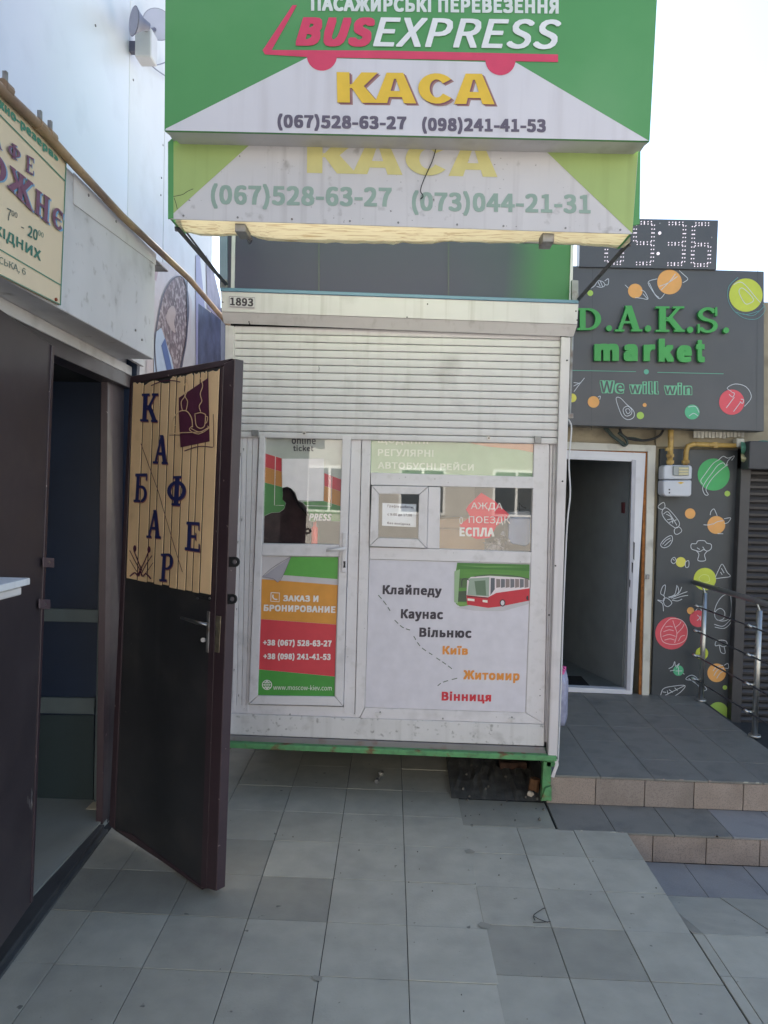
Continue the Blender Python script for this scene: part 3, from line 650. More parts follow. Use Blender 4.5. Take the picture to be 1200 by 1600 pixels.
# big window: red sticker, box, container
rs = thing('red_sticker', W(760, 842, kp), 'red diamond sticker with white letters on the large kiosk window', 'sticker')
patch([o10(*p) for p in ((768, 440), (850, 490), (942, 575), (925, 600), (862, 650), (835, 700), (820, 722), (740, 730), (680, 700), (640, 655), (632, 640), (700, 590), (672, 545), (690, 515))], kp, -.0105, ink(222, 72, 84), rs, 'sticker_film')
text('АЖДА', quad(*[o10(703, 0)[0], o10(902, 0)[0], o10(0, 500)[1], o10(0, 553)[1]], .012), kp, -.009, WH, rs, bold=0)
text('ПОЕЗДК', quad(*[o10(690, 0)[0], o10(948, 0)[0], o10(0, 586)[1], o10(0, 640)[1]], .012), kp, -.009, WH, rs, bold=0)
text('О', quad(*[o10(632, 0)[0], o10(652, 0)[0], o10(0, 590)[1], o10(0, 636)[1]], .012), kp, -.009, WH, rs, bold=0)
text('ЕСПЛА', quad(*[o10(632, 0)[0], o10(850, 0)[0], o10(0, 655)[1], o10(0, 712)[1]], .012), kp, -.009, WH, rs, bold=.02)
cb = thing('cardboard_box', W(725, 862, PY(KY + .3)), 'tan cardboard box inside the kiosk behind the red sticker', 'box')
MB().px([(684, 812), (758, 808), (757, 872), (683, 872)], PY(KY + .22), .25, 0).build('box_body', mat('cardboard', c(196, 158, 122), .8, var=.06), cb)
MB().px([(684, 824), (758, 826), (758, 829), (684, 827)], PY(KY + .22), .001, .002).build('box_tape', mat('brown_tape', c(150, 116, 86), .4), cb)
MB().px([(684, 742), (742, 742), (742, 812), (684, 812)], PY(KY + .6), .01, 0).build('interior_panel', mat('interior_white', (.55, .54, .50), .7), kiosk)
bl = thing('blue_container', W(810, 865, PY(KY + .2)), 'blue plastic container at the right side of the large kiosk window', 'container')
MB().px([(795, 806), (827, 804), (830, 812), (829, 848), (822, 854), (800, 850), (794, 842)], PY(KY + .06), .16, 0).build('container_body', mat('blue_plastic', c(60, 96, 140), .3, var=.2, scale=10), bl, bev=.006)
MB().px([(792, 800), (829, 798), (830, 807), (793, 808)], PY(KY + .05), .18, 0).build('container_lid', mat('grey_plastic', c(120, 124, 132), .4), bl, bev=.004)
MB().tube([W(812, 799, PY(KY + .07)), W(811, 785, PY(KY + .07)), W(816, 792, PY(KY + .07)), W(822, 794, PY(KY + .07))], .003, 6).build('container_handle', rubber, bl)
pb = MB(); rnd = random.Random(3)
for k in range(26):
    cx, cy = rnd.uniform(756, 796), rnd.uniform(824, 862)
    if cy < 862 - (cx - 750) * .9: cy = rnd.uniform(845, 862)
    p = [W(cx + rnd.uniform(-8, 8), cy + rnd.uniform(-8, 8), PY(KY + rnd.uniform(.03, .12))) for _ in range(4)]
    pb.flat(p, Vector((0, -1, 0)))
pb.build('crumpled_bag', mat('clear_grey_film', c(150, 150, 156), .2, var=.3, scale=40)); tag(bpy.data.objects['crumpled_bag'], 'crumpled grey plastic bag beside the blue container in the kiosk window', 'bag')

# route map poster
rt = thing('route_poster', W(695, 1110, kp), 'white route poster listing city names with a red coach picture below the kiosk windows', 'poster')
patch([(577.5, 875), (828.6, 882), (820.6, 1112.6), (571, 1104.5)], kp, .004, ink(206, 202, 210), rt, 'paper')
DK = ink(62, 56, 66); OR = ink(222, 142, 62)
for s_, x0, x1, y0, y1, m_, b_ in (('Клайпеду', 135, 460, 222, 296, DK, .018), ('Каунас', 235, 468, 358, 430, DK, .018), ('Вільнюс', 337, 625, 458, 518, DK, .018), ('Київ', 465, 605, 560, 614, OR, .018), ('Житомир', 580, 890, 695, 766, OR, .018), ('Вінниця', 460, 733, 812, 880, ink(205, 50, 62), .018)):
    a = o12(x0, y0); b = o12(x1, y1)
    text(s_, quad(a[0], b[0], a[1], b[1] - 1.5, .022, -.03), kp, .0055, m_, rt, bold=b_)
for path in (((110, 282), (150, 330), (187, 388)), ((200, 420), (245, 460), (297, 478)), ((305, 508), (345, 568), (412, 614)), ((430, 628), (478, 660), (527, 697)), ((545, 740), (460, 765), (425, 798))):
    P = spline([o12(*p) for p in path], n=10); L0 = 0; on = True; seg = [P[0]]
    for i in range(1, len(P)):
        L0 += math.dist(P[i], P[i - 1]); seg.append(P[i])
        if L0 > (6.2 if on else 3.2):
            if on: ribbon(MB(), seg, 1.3, kp, .0056, smooth=False).build('route_dash', ink(84, 100, 84), rt)
            on = not on; L0 = 0; seg = [P[i]]
b12 = lambda pts, m, nm, o=.0055, sm=False: patch([o12(*p) for p in pts], kp, o, m, rt, nm, sm)
b12(((545, 103), (944, 113), (942, 322), (720, 330), (560, 345), (538, 330), (536, 160)), ink(88, 140, 66), 'picture_field')
b12(((545, 103), (944, 113), (944, 150), (750, 140), (545, 138)), ink(70, 122, 58), 'picture_field', .0058)
for q_, m_ in ((((556, 118), (800, 122), (930, 128), (700, 130)), (104, 152, 84)), (((560, 160), (700, 156), (930, 166), (720, 168)), (96, 148, 70)), (((530, 150), (560, 140), (548, 330), (528, 320)), (150, 176, 138)), (((548, 320), (700, 330), (600, 342), (546, 338)), (120, 160, 84))):
    b12(q_, ink(*m_), 'picture_field', .0059)
b12(((540, 190), (610, 186), (600, 240), (538, 245)), ink(84, 110, 70), 'picture_field', .0058)
b12(((538, 262), (600, 258), (600, 318), (540, 318)), ink(70, 84, 66), 'picture_field', .0058)
b12(((540, 352), (620, 335), (942, 295), (942, 330), (800, 370), (640, 368)), ink(190, 186, 190), 'picture_road', .0060)
bus = b12(((600, 200), (620, 182), (725, 175), (900, 185), (944, 200), (944, 312), (780, 345), (715, 352), (600, 335), (596, 290)), ink(226, 214, 216), 'coach_picture', .0066)
bb = lambda pts, m, nm, o: patch([o12(*p) for p in pts], kp, o, m, rt, nm)
bb(((596, 282), (715, 294), (760, 270), (944, 244), (944, 312), (780, 345), (715, 352), (600, 335)), ink(196, 48, 62), 'coach_picture', .0072)
bb(((612, 190), (722, 183), (720, 290), (600, 282)), ink(150, 165, 150), 'coach_picture', .0078)
bb(((640, 205), (700, 200), (705, 285), (650, 280)), ink(98, 120, 98), 'coach_picture', .0081)
bb(((730, 188), (752, 188), (752, 250), (728, 282)), ink(92, 96, 104), 'coach_picture', .0078)
for k in range(7):
    x0 = 760 + k * 26
    bb(((x0, 192), (x0 + 22, 194), (x0 + 22, 238), (x0, 242)), ink(112, 112, 118) if k % 2 else ink(138, 124, 122), 'coach_picture', .0078)
bb(((602, 300), (640, 303), (640, 316), (602, 312)), ink(235, 225, 215), 'coach_picture', .0078)
bb(((685, 308), (712, 310), (712, 324), (685, 320)), ink(235, 225, 215), 'coach_picture', .0078)
bb(((602, 285), (715, 296), (715, 300), (602, 290)), ink(60, 50, 55), 'coach_picture', .0079)
for (wx, wy, wr) in ((795, 325, 20), (938, 298, 14)):
    a = o12(wx, wy); w_ = wr / 3.53
    if wx > 900: patch([(a[0] + w_ * math.cos(q) * .9, a[1] + w_ * math.sin(q)) for q in [math.radians(t) for t in range(90, 271, 18)]], kp, .0084, ink(60, 48, 55), rt, 'coach_wheel')
    else:
        patch(circ(*a, w_ * .8, 20, w_), kp, .0084, ink(60, 48, 55), rt, 'coach_wheel'); patch(circ(*a, w_ * .5, 16, w_ * .7), kp, .009, ink(205, 200, 205), rt, 'coach_wheel')
mi_ = MB(); ribbon(mi_, [o12(*p) for p in ((570, 235), (572, 200), (590, 192), (612, 200))], 1.2, kp, .0086); mi_.build('coach_mirror', ink(60, 60, 66), rt)
rf = MB(); ribbon(rf, [o12(*p) for p in ((640, 180), (725, 170), (850, 176), (940, 192))], 1.2, kp, .0086); rf.build('coach_roof_line', ink(84, 84, 84), rt)

# ================================================================== SIGNS OVER THE KIOSK
def z2(x, y): return (250 + x / 3, y / 3)
def z3(x, y): return (640 + x / 3, y / 3)
sp1, sp2 = PY(3.08), PY(3.20)
us = thing('upper_kiosk_sign', W(640, 215, PY(3.16)), 'large green and white ticket-office sign, upper of the two over the kiosk', 'sign')
OUT = [(259, -90), (1031, -85), (1015, 220.5), (257, 204)]
tp = [W(x, y, sp1) for x, y in OUT]
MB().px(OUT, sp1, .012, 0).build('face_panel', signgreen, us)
patch([(259, 201), (480, 90), (807, 98), (1014, 220), (258, 203.6)], sp1, .0015, signwhite, us, 'white_field')
bk = MB()                                                 # hollow casing: bottom and sides
bl_, br_, tl_, tr_ = tp[3], tp[2], tp[0], tp[1]
dv = Vector((0, .12, 0))
bk.poly_prism([bl_ + Vector((0, .0125, 0)), br_ + Vector((0, .0125, 0)), br_ + dv + Vector((-.03, 0, 0)), bl_ + dv + Vector((.03, 0, 0))], Vector((0, 0, -1)), .01)
bk.build('bottom_trim', trimw, us)
MB().poly_prism([br_ + Vector((0, .0125, .012)), tr_ + Vector((0, .0125, 0)), tr_ + dv, br_ + dv + Vector((0, 0, .012))], Vector((1, 0, 0)), .01).build('side_trim', trimw, us)
MB().poly_prism([bl_ + Vector((0, .0125, .012)), tl_ + Vector((0, .0125, 0)), tl_ + dv, bl_ + dv + Vector((0, 0, .012))], Vector((-1, 0, 0)), .01).build('side_trim', trimw, us)
text('ПАСАЖИРСЬКІ ПЕРЕВЕЗЕННЯ', quad(486, 873, -6, 17, .012, .0), sp1, .003, ink(225, 232, 228), us, bold=.02)
redS = ink(222, 70, 104)
text('BUS', quad(462, 586, 26, 72, .01), sp1, .004, redS, us, bold=.024, shear=.3)
text('EXPRESS', quad(583, 877, 26, 73, .015), sp1, .0055, ink(236, 238, 238), us, bold=.008, shear=.25)
cr = lambda pts, o, nm, sm=False: patch(pts, sp1, o, redS, us, nm, sm)
cr(((410, 78), (414, 85), (480, 89), (872, 97), (872, 85), (600, 79)), .0025, 'coach_stripe')
cr(((457, 8), (464, 8), (424, 79), (410, 79)), .0028, 'coach_stripe')
patch([(503 + 23.5 * math.cos(math.radians(a)), 87 + 23.5 * math.sin(math.radians(a))) for a in range(0, 181, 12)], sp1, .0031, redS, us, 'coach_wheel')
patch([(782 + 23.5 * math.cos(math.radians(a)), 94 + 23.5 * math.sin(math.radians(a))) for a in range(0, 181, 12)], sp1, .0031, redS, us, 'coach_wheel')
kq_ = quad(526, 772, 112.5, 160, .012, .02)
KC = (('Ks', 0, .262), ('As', .238, .502), ('Cs', .516, .752), ('As', .742, 1.0))
def kasa(q0, pl, off, m, parent, nm):
    for g, a, b in KC: glyph(g, [bil(q0, a, 0), bil(q0, b, 0), bil(q0, b, 1), bil(q0, a, 1)], pl, off, m, parent, nm)
kasa(shift(kq_, 4.5, 3.6), sp1, .0020, ink(172, 132, 128), us, 'letter_shadow')
kasa(shift(kq_, 2.2, 1.8), sp1, .0035, ink(140, 92, 104), us, 'letter_shadow')
kasa(kq_, sp1, .0052, ink(238, 196, 66), us, 'letter')
PN = ink(104, 96, 112)
text('(067)528-63-27', quad(433.5, 635, 177, 204, .015), sp1, .003, PN, us, bold=.02)
text('(098)241-41-53', quad(659.5, 853, 182, 209, .012), sp1, .003, PN, us, bold=.02)

ls = thing('lower_kiosk_sign', W(630, 360, PY(3.3)), 'weathered white sign with faded green corners, lower of the two over the kiosk', 'sign')
F2 = [(269, 205), (998, 226), (988, 365.5), (265, 342)]
lp = [W(x, y, sp2) for x, y in F2]
MB().px(F2, sp2, .006, 0).build('face_panel', oldwhite, ls)
patch([(270, 206), (408, 210), (268, 336)], sp2, .0012, oldgreen, ls, 'green_corner')
patch([(838, 222), (997.5, 227), (988, 364.5)], sp2, .0012, oldgreen, ls, 'green_corner')
yk = quad(480, 778, 218, 270, .022, -.01)
kasa(yk, sp2, .0014, ink(218, 208, 140), ls, 'letter')
LG = ink(150, 174, 162)
text('(067)528-63-27', quad(329.5, 612, 286, 326, .015), sp2, .0016, LG, ls, bold=.015)
text('(073)044-21-31', quad(643.5, 923, 297, 336, .016), sp2, .0016, LG, ls, bold=.015)
dd = Vector((0, .20, 0)); e1 = Vector((0, .0065, 0))
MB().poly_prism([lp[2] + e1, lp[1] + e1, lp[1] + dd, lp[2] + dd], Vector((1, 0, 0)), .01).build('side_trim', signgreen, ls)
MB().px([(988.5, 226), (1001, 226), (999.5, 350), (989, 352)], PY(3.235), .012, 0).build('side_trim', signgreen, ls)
MB().poly_prism([lp[3] + e1, lp[0] + e1, lp[0] + dd, lp[3] + dd], Vector((-1, 0, 0)), .01).build('side_trim', signgreen, ls)
MB().px([(262.5, 222), (271, 214), (271, 341), (262.5, 342)], sp2, .006, .002).build('side_trim', signgreen, ls)
for k in range(9):                                         # screws along the lower edge
    x = 290 + k * 84 + random.uniform(-8, 8)
    MB().disc(W(x, 339.5 + (x - 280) * .0325 - 3, sp2, .003), Vector((0, -1, 0)), .0045, .004, 10).build('screw', dullsteel, ls)
crk = MB(); ribbon(crk, [(271, 307), (285, 304), (293, 299), (302, 295)], .8, sp2, .002); ribbon(crk, [(272, 309), (275, 318), (277, 327)], .8, sp2, .002); crk.build('crack', rubber, ls, kind='stuff')
# translucent buckled bottom strip
tm = bpy.data.materials.new('yellowed_plastic'); tm.use_nodes = True; tn = tm.node_tree.nodes; tl2 = tm.node_tree.links
tn.remove(tn['Principled BSDF']); d1 = tn.new('ShaderNodeBsdfDiffuse'); t1 = tn.new('ShaderNodeBsdfTranslucent'); mx = tn.new('ShaderNodeMixShader')
tx = tn.new('ShaderNodeTexNoise'); tx.inputs['Scale'].default_value = 14; tx.inputs['Detail'].default_value = 6; trp = tn.new('ShaderNodeValToRGB')
trp.color_ramp.elements[0].position = .3; trp.color_ramp.elements[0].color = (.55, .40, .22, 1); trp.color_ramp.elements[1].position = .5; trp.color_ramp.elements[1].color = (.88, .80, .55, 1)
tl2.new(tx.outputs[0], trp.inputs[0]); tl2.new(trp.outputs[0], d1.inputs[0]); tl2.new(trp.outputs[0], t1.inputs[0]); mx.inputs[0].default_value = .09
tl2.new(d1.outputs[0], mx.inputs[1]); tl2.new(t1.outputs[0], mx.inputs[2]); tl2.new(mx.outputs[0], tn['Material Output'].inputs[0])
bs = MB(); NB = 46
low = [(273, 353), (300, 360), (333, 361), (362, 357), (385, 359), (410, 366), (433, 370), (500, 370), (583, 372), (660, 372), (720, 370), (806, 370), (850, 369), (880, 373), (940, 377), (983, 377)]
def lowy(x):
    for a, b in zip(low, low[1:]):
        if a[0] <= x <= b[0]: return a[1] + (b[1] - a[1]) * (x - a[0]) / (b[0] - a[0])
    return low[-1][1]
for k in range(NB + 1):
    x = 274 + (985 - 274) * k / NB; yt = 342.3 + (x - 265) * .0323
    p = W(x, yt, sp2, -.008); q = W(x, lowy(x) + random.uniform(-.7, .7), PY(3.30))
    bs.v += [p, q, q + Vector((0, .09, .006 + random.uniform(-.006, .006)))]
for k in range(NB):
    i = 3 * k
    for j in (0, 1): bs.f.append([i + j, i + j + 1, i + 4 + j, i + 3 + j])
bs.build('bottom_strip', tm, ls, smooth=True)
MB().tube([W(274, 357, PY(3.42)), W(985, 381, PY(3.42))], .014, 6).build('frame_tube', dullsteel, ls)
for q in ([(367, 344.5), (384, 345), (384, 362), (367, 362)], [(848, 361), (866, 361.5), (866, 378), (848, 378)]):
    MB().px(q, PY(3.24), .10, 0).build('hanger_clip', dullsteel, ls, bev=.002)
dst = mat('dark_strut', (.055, .055, .065), .5, .3, var=.2, scale=20, speck=(c(180, 170, 165), 40, .72, .8))
def strut(a, ya, b, yb, r=.013): MB().tube([W(*a, PY(ya)), W(*b, PY(yb))], r, 4).build('brace', dst, ls)
strut((277, 356), 3.30, (353, 444), 4.10)
strut((283, 352), 3.34, (350, 440), 4.14, .006)
strut((984, 378), 3.34, (905, 467), 4.06)
MB().px([(893.5, 437), (904, 438), (904, 472), (893.5, 471)], PY(4.08), .03, 0).build('bracket', dullsteel, ls, bev=.002)
MB().px([(344, 436), (354, 436), (354, 450), (344, 450)], PY(4.09), .03, 0).build('bracket', dullsteel, ls, bev=.002)
for k in range(2): MB().tube([W(390 + 430 * k, 372, PY(3.45)), W(390 + 430 * k, 378, PY(4.1))], .014, 4).build('brace', dst, ls)
wr = MB().tube([W(x, y, sp2, .012) for x, y in spline([(681, 233), (676, 250), (668, 268), (661, 284), (657, 298), (661, 306), (657, 311)])], .0022, 6).build('loose_wire', rubber)
tag(wr, 'thin black wire dangling over the weathered lower sign', 'wire')

# ================================================================== CAFE ON THE LEFT
cn = Vector((1, .07, 0)).normalized()                       # its wall looks towards +x
cw = Plane((-1.462, 2.572, 0), cn)                           # wall and door plane
fn = Vector((1, .0215, 0)).normalized()
cf = Plane((-1.289, 2.236, 0), fn)                           # fascia plane
cafe = thing('cafe_building', (-1.6, 3.1, 0), 'cafe frontage with dark brown steel doors and a white fascia', 'building')
def cq(pts, depth, m, name, off=0.0, pl=cw, parent=cafe, bev=.002): return MB().px(pts, pl, depth, off).build(name, m, parent, bev=bev)
def cz(y, z, off=0.0, pl=cw):                                # point on a cafe plane at depth y and height z
    p = pl.p; n = pl.n; x = p.x - (y - p.y) * n.y / n.x
    return Vector((x, y, z)) + n * off
def cbox(y0, y1, z0, z1, depth, m, name, off=0.0, pl=cw, parent=cafe, bev=.002):
    return MB().poly_prism([cz(y0, z0, off, pl), cz(y1, z0, off, pl), cz(y1, z1, off, pl), cz(y0, z1, off, pl)], pl.n, depth).build(name, m, parent, bev=bev)
cbox(-1.5, 3.95, 2.44, 2.99, .30, fasciam, 'fascia', pl=cf, bev=.004) if False else None
fas = cbox(-1.5, 3.69, 2.45, 2.985, .25, fasciam, 'fascia', pl=cf, bev=.003)
for (ya, yb) in ((2.74, 3.69),):
    ln = MB().poly_prism([cz(ya, 2.87, .004, cf), cz(yb, 2.93, .004, cf), cz(yb, 2.985, .004, cf), cz(ya, 2.985, .004, cf)], fn, .003); ln.build('fascia_flap', trimw, fas)
for (x, y) in ((139, 305), (182, 346), (223, 531), (213, 516)): MB().disc(W(x, y, cf, .006), fn, .006, .006, 10).build('screw', dullsteel, fas)
cbox(-1.5, 4.02, 2.40, 2.449, .14, trimw, 'soffit_strip', off=.03)
cbox(-1.5, 4.0, 2.985, 2.993, .4, dullsteel, 'roof_flashing', off=-.03, pl=cf)
cbox(-1.5, 4.05, 2.45, 2.98, .03, fasciam, 'upper_wall', off=.0)
for (a, b) in ((3.70, 3.95),):
    cbox(a, b, 2.455, 2.98, .02, fasciam, 'upper_wall', off=.09, pl=cw)
cbox(-1.5, 4.02, 2.33, 2.398, .09, brown, 'door_header', off=.03)
# closed left leaf
leaf = cq([(-220, 330), (84, 540), (50, 1411), (-220, 1800)], .05, brown, 'closed_door', off=.035, bev=.004)
edg = cq([(81, 539), (85.5, 541), (52, 1408), (48.5, 1412)], .02, brownframe, 'door_edge', off=.040, parent=leaf)
scr = mat('scratch', (.3, .27, .27), .6)
sb_ = MB()
for k in range(9):
    x, y = 46 + random.uniform(-3, 4), 1238 + random.uniform(-8, 14); ribbon(sb_, [(x, y), (x + random.uniform(-1.5, 1.5), y + random.uniform(6, 15))], .5, cw, .0365, smooth=False)
sb_.build('scratches', scr, leaf)
for (x, y) in ((76, 879), (70, 944)):
    MB().px([(x - 8, y - 8), (x + 9, y - 7), (x + 9, y + 8), (x - 8, y + 7)], cw, .006, .05).build('latch_plate', mat('latch_brown', (.10, .07, .08), .4), leaf, bev=.002)
    MB().disc(W(x + 2, y, cw, .052), cn, .006, .004, 10).build('latch_hole', steel, leaf)
# door frame on the far side of the opening
cbox(3.67, 3.75, .03, 2.33, .035, brownframe, 'door_jamb', off=-.01)
cbox(3.752, 4.02, .0, 2.35, .03, mat('brown_wall_panel', (.045, .036, .042), .4, var=.15), 'wall_panel', off=-.012)
cbox(-1.5, 3.66, -.003, .035, .08, mat('threshold_dark', (.05, .052, .056), .55, var=.2), 'door_sill', off=.002)
cbox(-1.5, 3.66, -.005, .012, .03, mat('sill_foot', (.075, .078, .08), .7, var=.2), 'door_sill', off=.022)
# vestibule behind the opening
vx0, vx1 = -3.2, -1.55
bluep = mat('blue_door_panel', (.008, .020, .05), .4, var=.2, scale=2)
greyr = mat('grey_door_rail', (.10, .13, .14), .4, var=.1)
vp = PY(3.93)
vest = MB().px([(-60, 450), (215, 560), (175, 1262), (-60, 1255)], vp, .04, 0).build('inner_door', bluep, cafe)
for pts in (((40, 950), (157, 953), (156, 973), (40, 970)), ((40, 1089), (148, 1091), (147, 1116), (40, 1114)), ((161, 560), (176, 566), (160, 1262), (146, 1262))):
    MB().px(pts, vp, .02, .02).build('inner_door_rail', greyr, vest, bev=.002)
MB().px([(40, 1117), (147, 1118), (145, 1262), (40, 1262)], vp, .015, .012).build('inner_door_panel', mat('dark_teal_panel', (.022, .040, .046), .45), vest)
MB().box(-2.6, -1.56, 1.2, 3.92, -.01, .045).build('vestibule_floor', mat('vestibule_tile', (.30, .32, .30), .4, var=.08, stain=[((.06, .07, .07), 5, .66, .75, .6)]), cafe)
MB().px([(72, 1266), (165, 1264), (164, 1281), (73, 1284)], PY(3.80), .10, 0).build('inner_step', mat('cream_step', c(225, 215, 190), .6), cafe, bev=.003)
MB().box(-2.62, -2.60, 1.0, 3.92, 0, 2.5).build('inner_wall', darkin, cafe)
MB().box(-2.6, -1.56, .9, 3.92, 2.36, 2.38).build('inner_ceiling', darkin, cafe)
# open steel leaf swung out to the right
ha = W(175, 1293, PZ(.05)); ob_ = W(338, 1393, PZ(.03))
dn = Vector((-(ob_ - ha).y, (ob_ - ha).x, 0)).normalized()
if dn.dot(Vector((0, -1, 0))) < 0: dn = -dn
dp = Plane(ob_, dn)
od = MB().px([(205, 590), (345, 566), (317, 1389), (181, 1299), (172, 1291)], dp, .035, 0).build('open_door', blackleaf, cafe, bev=.002)
MB().px([(204, 588), (362, 560), (348, 572), (205, 600)], dp, .045, .006).build('door_edge', brownframe, od, bev=.002)
MB().px([(203, 590), (207, 602), (178, 1295), (170, 1290)], dp, .045, .006).build('door_edge', brownframe, od, bev=.002)
MB().px([(340, 577), (349, 572), (322, 1389), (313, 1387)], dp, .05, .007).build('door_edge', brownframe, od, bev=.002)
MB().px([(349, 568), (367, 560), (338, 1393), (322, 1388)], dp, .05, .010).build('door_flange', brownframe, od, bev=.003)
MB().px([(181, 1296), (205, 1303), (316, 1386), (316, 1391)], dp, .04, .004).build('door_edge', brownframe, od, bev=.002)
for k, y in enumerate((878, 936)):
    m_ = MB(); cx = 364 - k * 4; s0 = len(m_.v)
    ring = [W(cx + 1.5 + 8.2 * math.cos(a), y + 8.2 * math.sin(a), dp, .004) for a in [i * 2 * math.pi / 16 for i in range(16)]]
    hole = [W(cx + 2.5 + 3.4 * math.cos(a), y + 3.8 * math.sin(a), dp, .004) for a in [i * 2 * math.pi / 16 for i in range(16)]]
    bkv = Vector(-dn * .005)
    m_.v += ring + hole + [p + bkv for p in ring] + [p + bkv for p in hole]
    for i in range(16):
        j = (i + 1) % 16
        m_.f += [[i, j, 16 + j, 16 + i], [32 + i, 48 + i, 48 + j, 32 + j], [i, 32 + i, 32 + j, j], [16 + i, 16 + j, 48 + j, 48 + i]]
    m_.px([(cx - 12, y - 7.5), (cx - 2, y - 8), (cx - 2, y + 8), (cx - 12, y + 7.5)], dp, .005, .0035)
    m_.build('padlock_lug', rubber, od)
MB().px([(309, 932), (329, 936), (329, 939), (309, 935)], dp, .004, .012).build('latch_strip', rubber, od)
for x in (308, 327): MB().disc(W(x, 935, dp, .014), dn, .006, .004, 12).build('latch_bolt', steel, od)
MB().px([(323, 955), (327, 956), (325, 1020), (321, 1019)], dp, .01, .012).build('handle_plate', dullsteel, od, bev=.002)
MB().tube([W(323, 975, dp, .01), W(321, 975, dp, .06), W(308, 973, dp, .062), W(283, 965, dp, .06)], [.008, .008, .008, .005], 8).build('door_handle', steel, od, smooth=True)
MB().tube([W(319, 1000, dp, .01), W(317, 1000, dp, .04)], .010, 10).build('lock_cylinder', dullsteel, od)
MB().px([(337, 962), (345, 963), (342, 1020), (335, 1019)], dp, .004, .0125).build('lock_plate', mat('brass_worn', (.35, .30, .22), .35, .8, var=.2, scale=30), od, bev=.001)

# plank board with the cafe lettering, fixed to the open leaf
def bq(u, v):                                             # board coordinates 0..1
    T = (205 + (340 - 205) * u, [598, 595][0] + 0); top = 600 - 22 * u; bot = 903 + 26 * u
    xl = 207 + (196.5 - 207) * v; xr = 343.5 + (329.5 - 343.5) * v
    return (xl + (xr - xl) * u, top + (bot - top) * v)
wb = thing('plank_sign', W(262, 912, dp), 'cream plank sign with blue cafe-bar letters on the open dark door', 'sign')
MB().px([bq(.01, .02), bq(.99, .02), bq(.99, .99), bq(.01, .99)], dp, .010, .0108).build('backing_board', rubber, wb)
us_ = [0, .13, .245, .325, .425, .505, .60, .70, .775, .86, 1.0]
for k in range(len(us_) - 1):
    a, b = us_[k] + .007, us_[k + 1] - .007; top = []
    n = 5
    for i in range(n + 1):
        u = a + (b - a) * i / n; rag = random.uniform(-.007, .006) if k not in (1, 2, 3) else .012 + .012 * math.sin(u * 20)
        top.append(bq(u, rag))
    b0 = random.uniform(-.004, .006)
    MB().px(top + [bq(b, 1 + b0), bq(a, 1 + b0)], dp, .0035, .014 + random.uniform(0, .0015)).build('plank', planks[k % 3], wb, bev=.0012)
bo = .0165
L_ = {'K': (218, 247, 616, 658), 'A': (238, 263, 681, 724), 'BE': (208, 231, 741, 784), 'PH': (259, 291, 745, 789), 'A2': (228, 252, 798, 840), 'E': (288, 313, 815, 863), 'P': (248, 271, 866, 908)}
hl = ink(196, 168, 132)
for k, (x0, x1, y0, y1) in L_.items():
    q = [(x0 + 3, y0 - 1), (x1 + 1, y0 - 1 - (x1 - x0) * .02), (x1 - 1, y1 + (x1 - x0) * .06), (x0, y1)]
    if k in ('E',): q = [(x0 + 3, y0), (x1, y0 + 1), (x1, y1), (x0, y1 - 4)]
    glyph(k.replace('2', ''), shift(q, .9, 1.6), dp, bo, ink(150, 96, 96), wb, 'letter_shadow')
    glyph(k.replace('2', ''), q, dp, bo + .0035, navy, wb)
def z5(x, y): return (x / 3.158, 400 + y / 3.158)
pc = MB()
patch([z5(*p) for p in ((882, 700), (1028, 600), (1034, 915), (890, 945), (882, 780))], dp, bo + .0008, maroon, wb, 'painted_picture')
cl = ink(222, 190, 148); pm = MB(); pd = MB()
for P, w in (([(845, 868), (852, 810), (880, 770), (920, 765), (945, 800), (950, 845)], 1.4), ([(835, 878), (900, 872), (1000, 868)], 1.2), ([(962, 782), (968, 835), (990, 850), (1010, 835), (1014, 780)], 1.3), ([(960, 780), (990, 773), (1015, 782)], 1.2), ([(1014, 790), (1024, 795), (1020, 820), (1012, 826)], 1.1), ([(942, 850), (985, 868), (1030, 845)], 1.3), ([(950, 838), (935, 858), (980, 878), (1030, 850), (1022, 838)], 1.1), ([(880, 848), (880, 800)], 1.1), ([(990, 768), (983, 740), (996, 715), (988, 680), (1000, 640), (988, 600)], 1.2), ([(900, 762), (894, 720), (912, 690), (906, 650), (925, 610)], 1.2), ([(918, 762), (926, 720), (914, 690), (930, 650), (915, 600)], 1.1), ([(850, 838), (880, 832)], 1.2)):
    ribbon(pm, [z5(*p) for p in P], w, dp, bo + .0042)
pm.build('painted_line', cl, wb, kind='stuff')
for P, w in (([(845, 868), (852, 812), (878, 772)], .9), ([(910, 962), (980, 940), (1050, 944)], 1.6), ([(1052, 780), (1054, 860), (1054, 944)], .9), ([(835, 884), (960, 884)], 1.0), ([(745, 640), (800, 618), (850, 615), (890, 622)], 1.6), ([(695, 925), (740, 1050), (780, 1160), (800, 1230)], .9), ([(800, 1230), (850, 1400), (900, 1560)], .8), ([(1030, 760), (1030, 830)], .9)):
    ribbon(pd, [z5(*p) for p in P], w, dp, bo + .0031)
pd.build('painted_line', maroon, wb, kind='stuff')
fk = MB(); z6 = lambda x, y: (x / 3.158, 800 + y / 3.158)   # crossed cutlery
for P, w in (([(640, 190), (665, 240), (690, 285), (700, 310)], 1.4), ([(660, 190), (680, 240), (700, 290)], 1.6), ([(735, 190), (715, 240), (690, 290), (680, 310)], 1.6), ([(750, 215), (720, 260), (700, 300)], 1.4), ([(640, 235), (660, 270), (680, 300)], 1.0), ([(755, 250), (735, 280), (715, 305)], 1.0), ([(640, 318), (665, 300), (680, 318)], 2.2), ([(745, 330), (720, 305), (705, 320)], 2.2), ([(684, 318), (692, 296), (702, 318)], 2.0)):
    ribbon(fk, [z6(*p) for p in P], w, dp, bo + .0031)
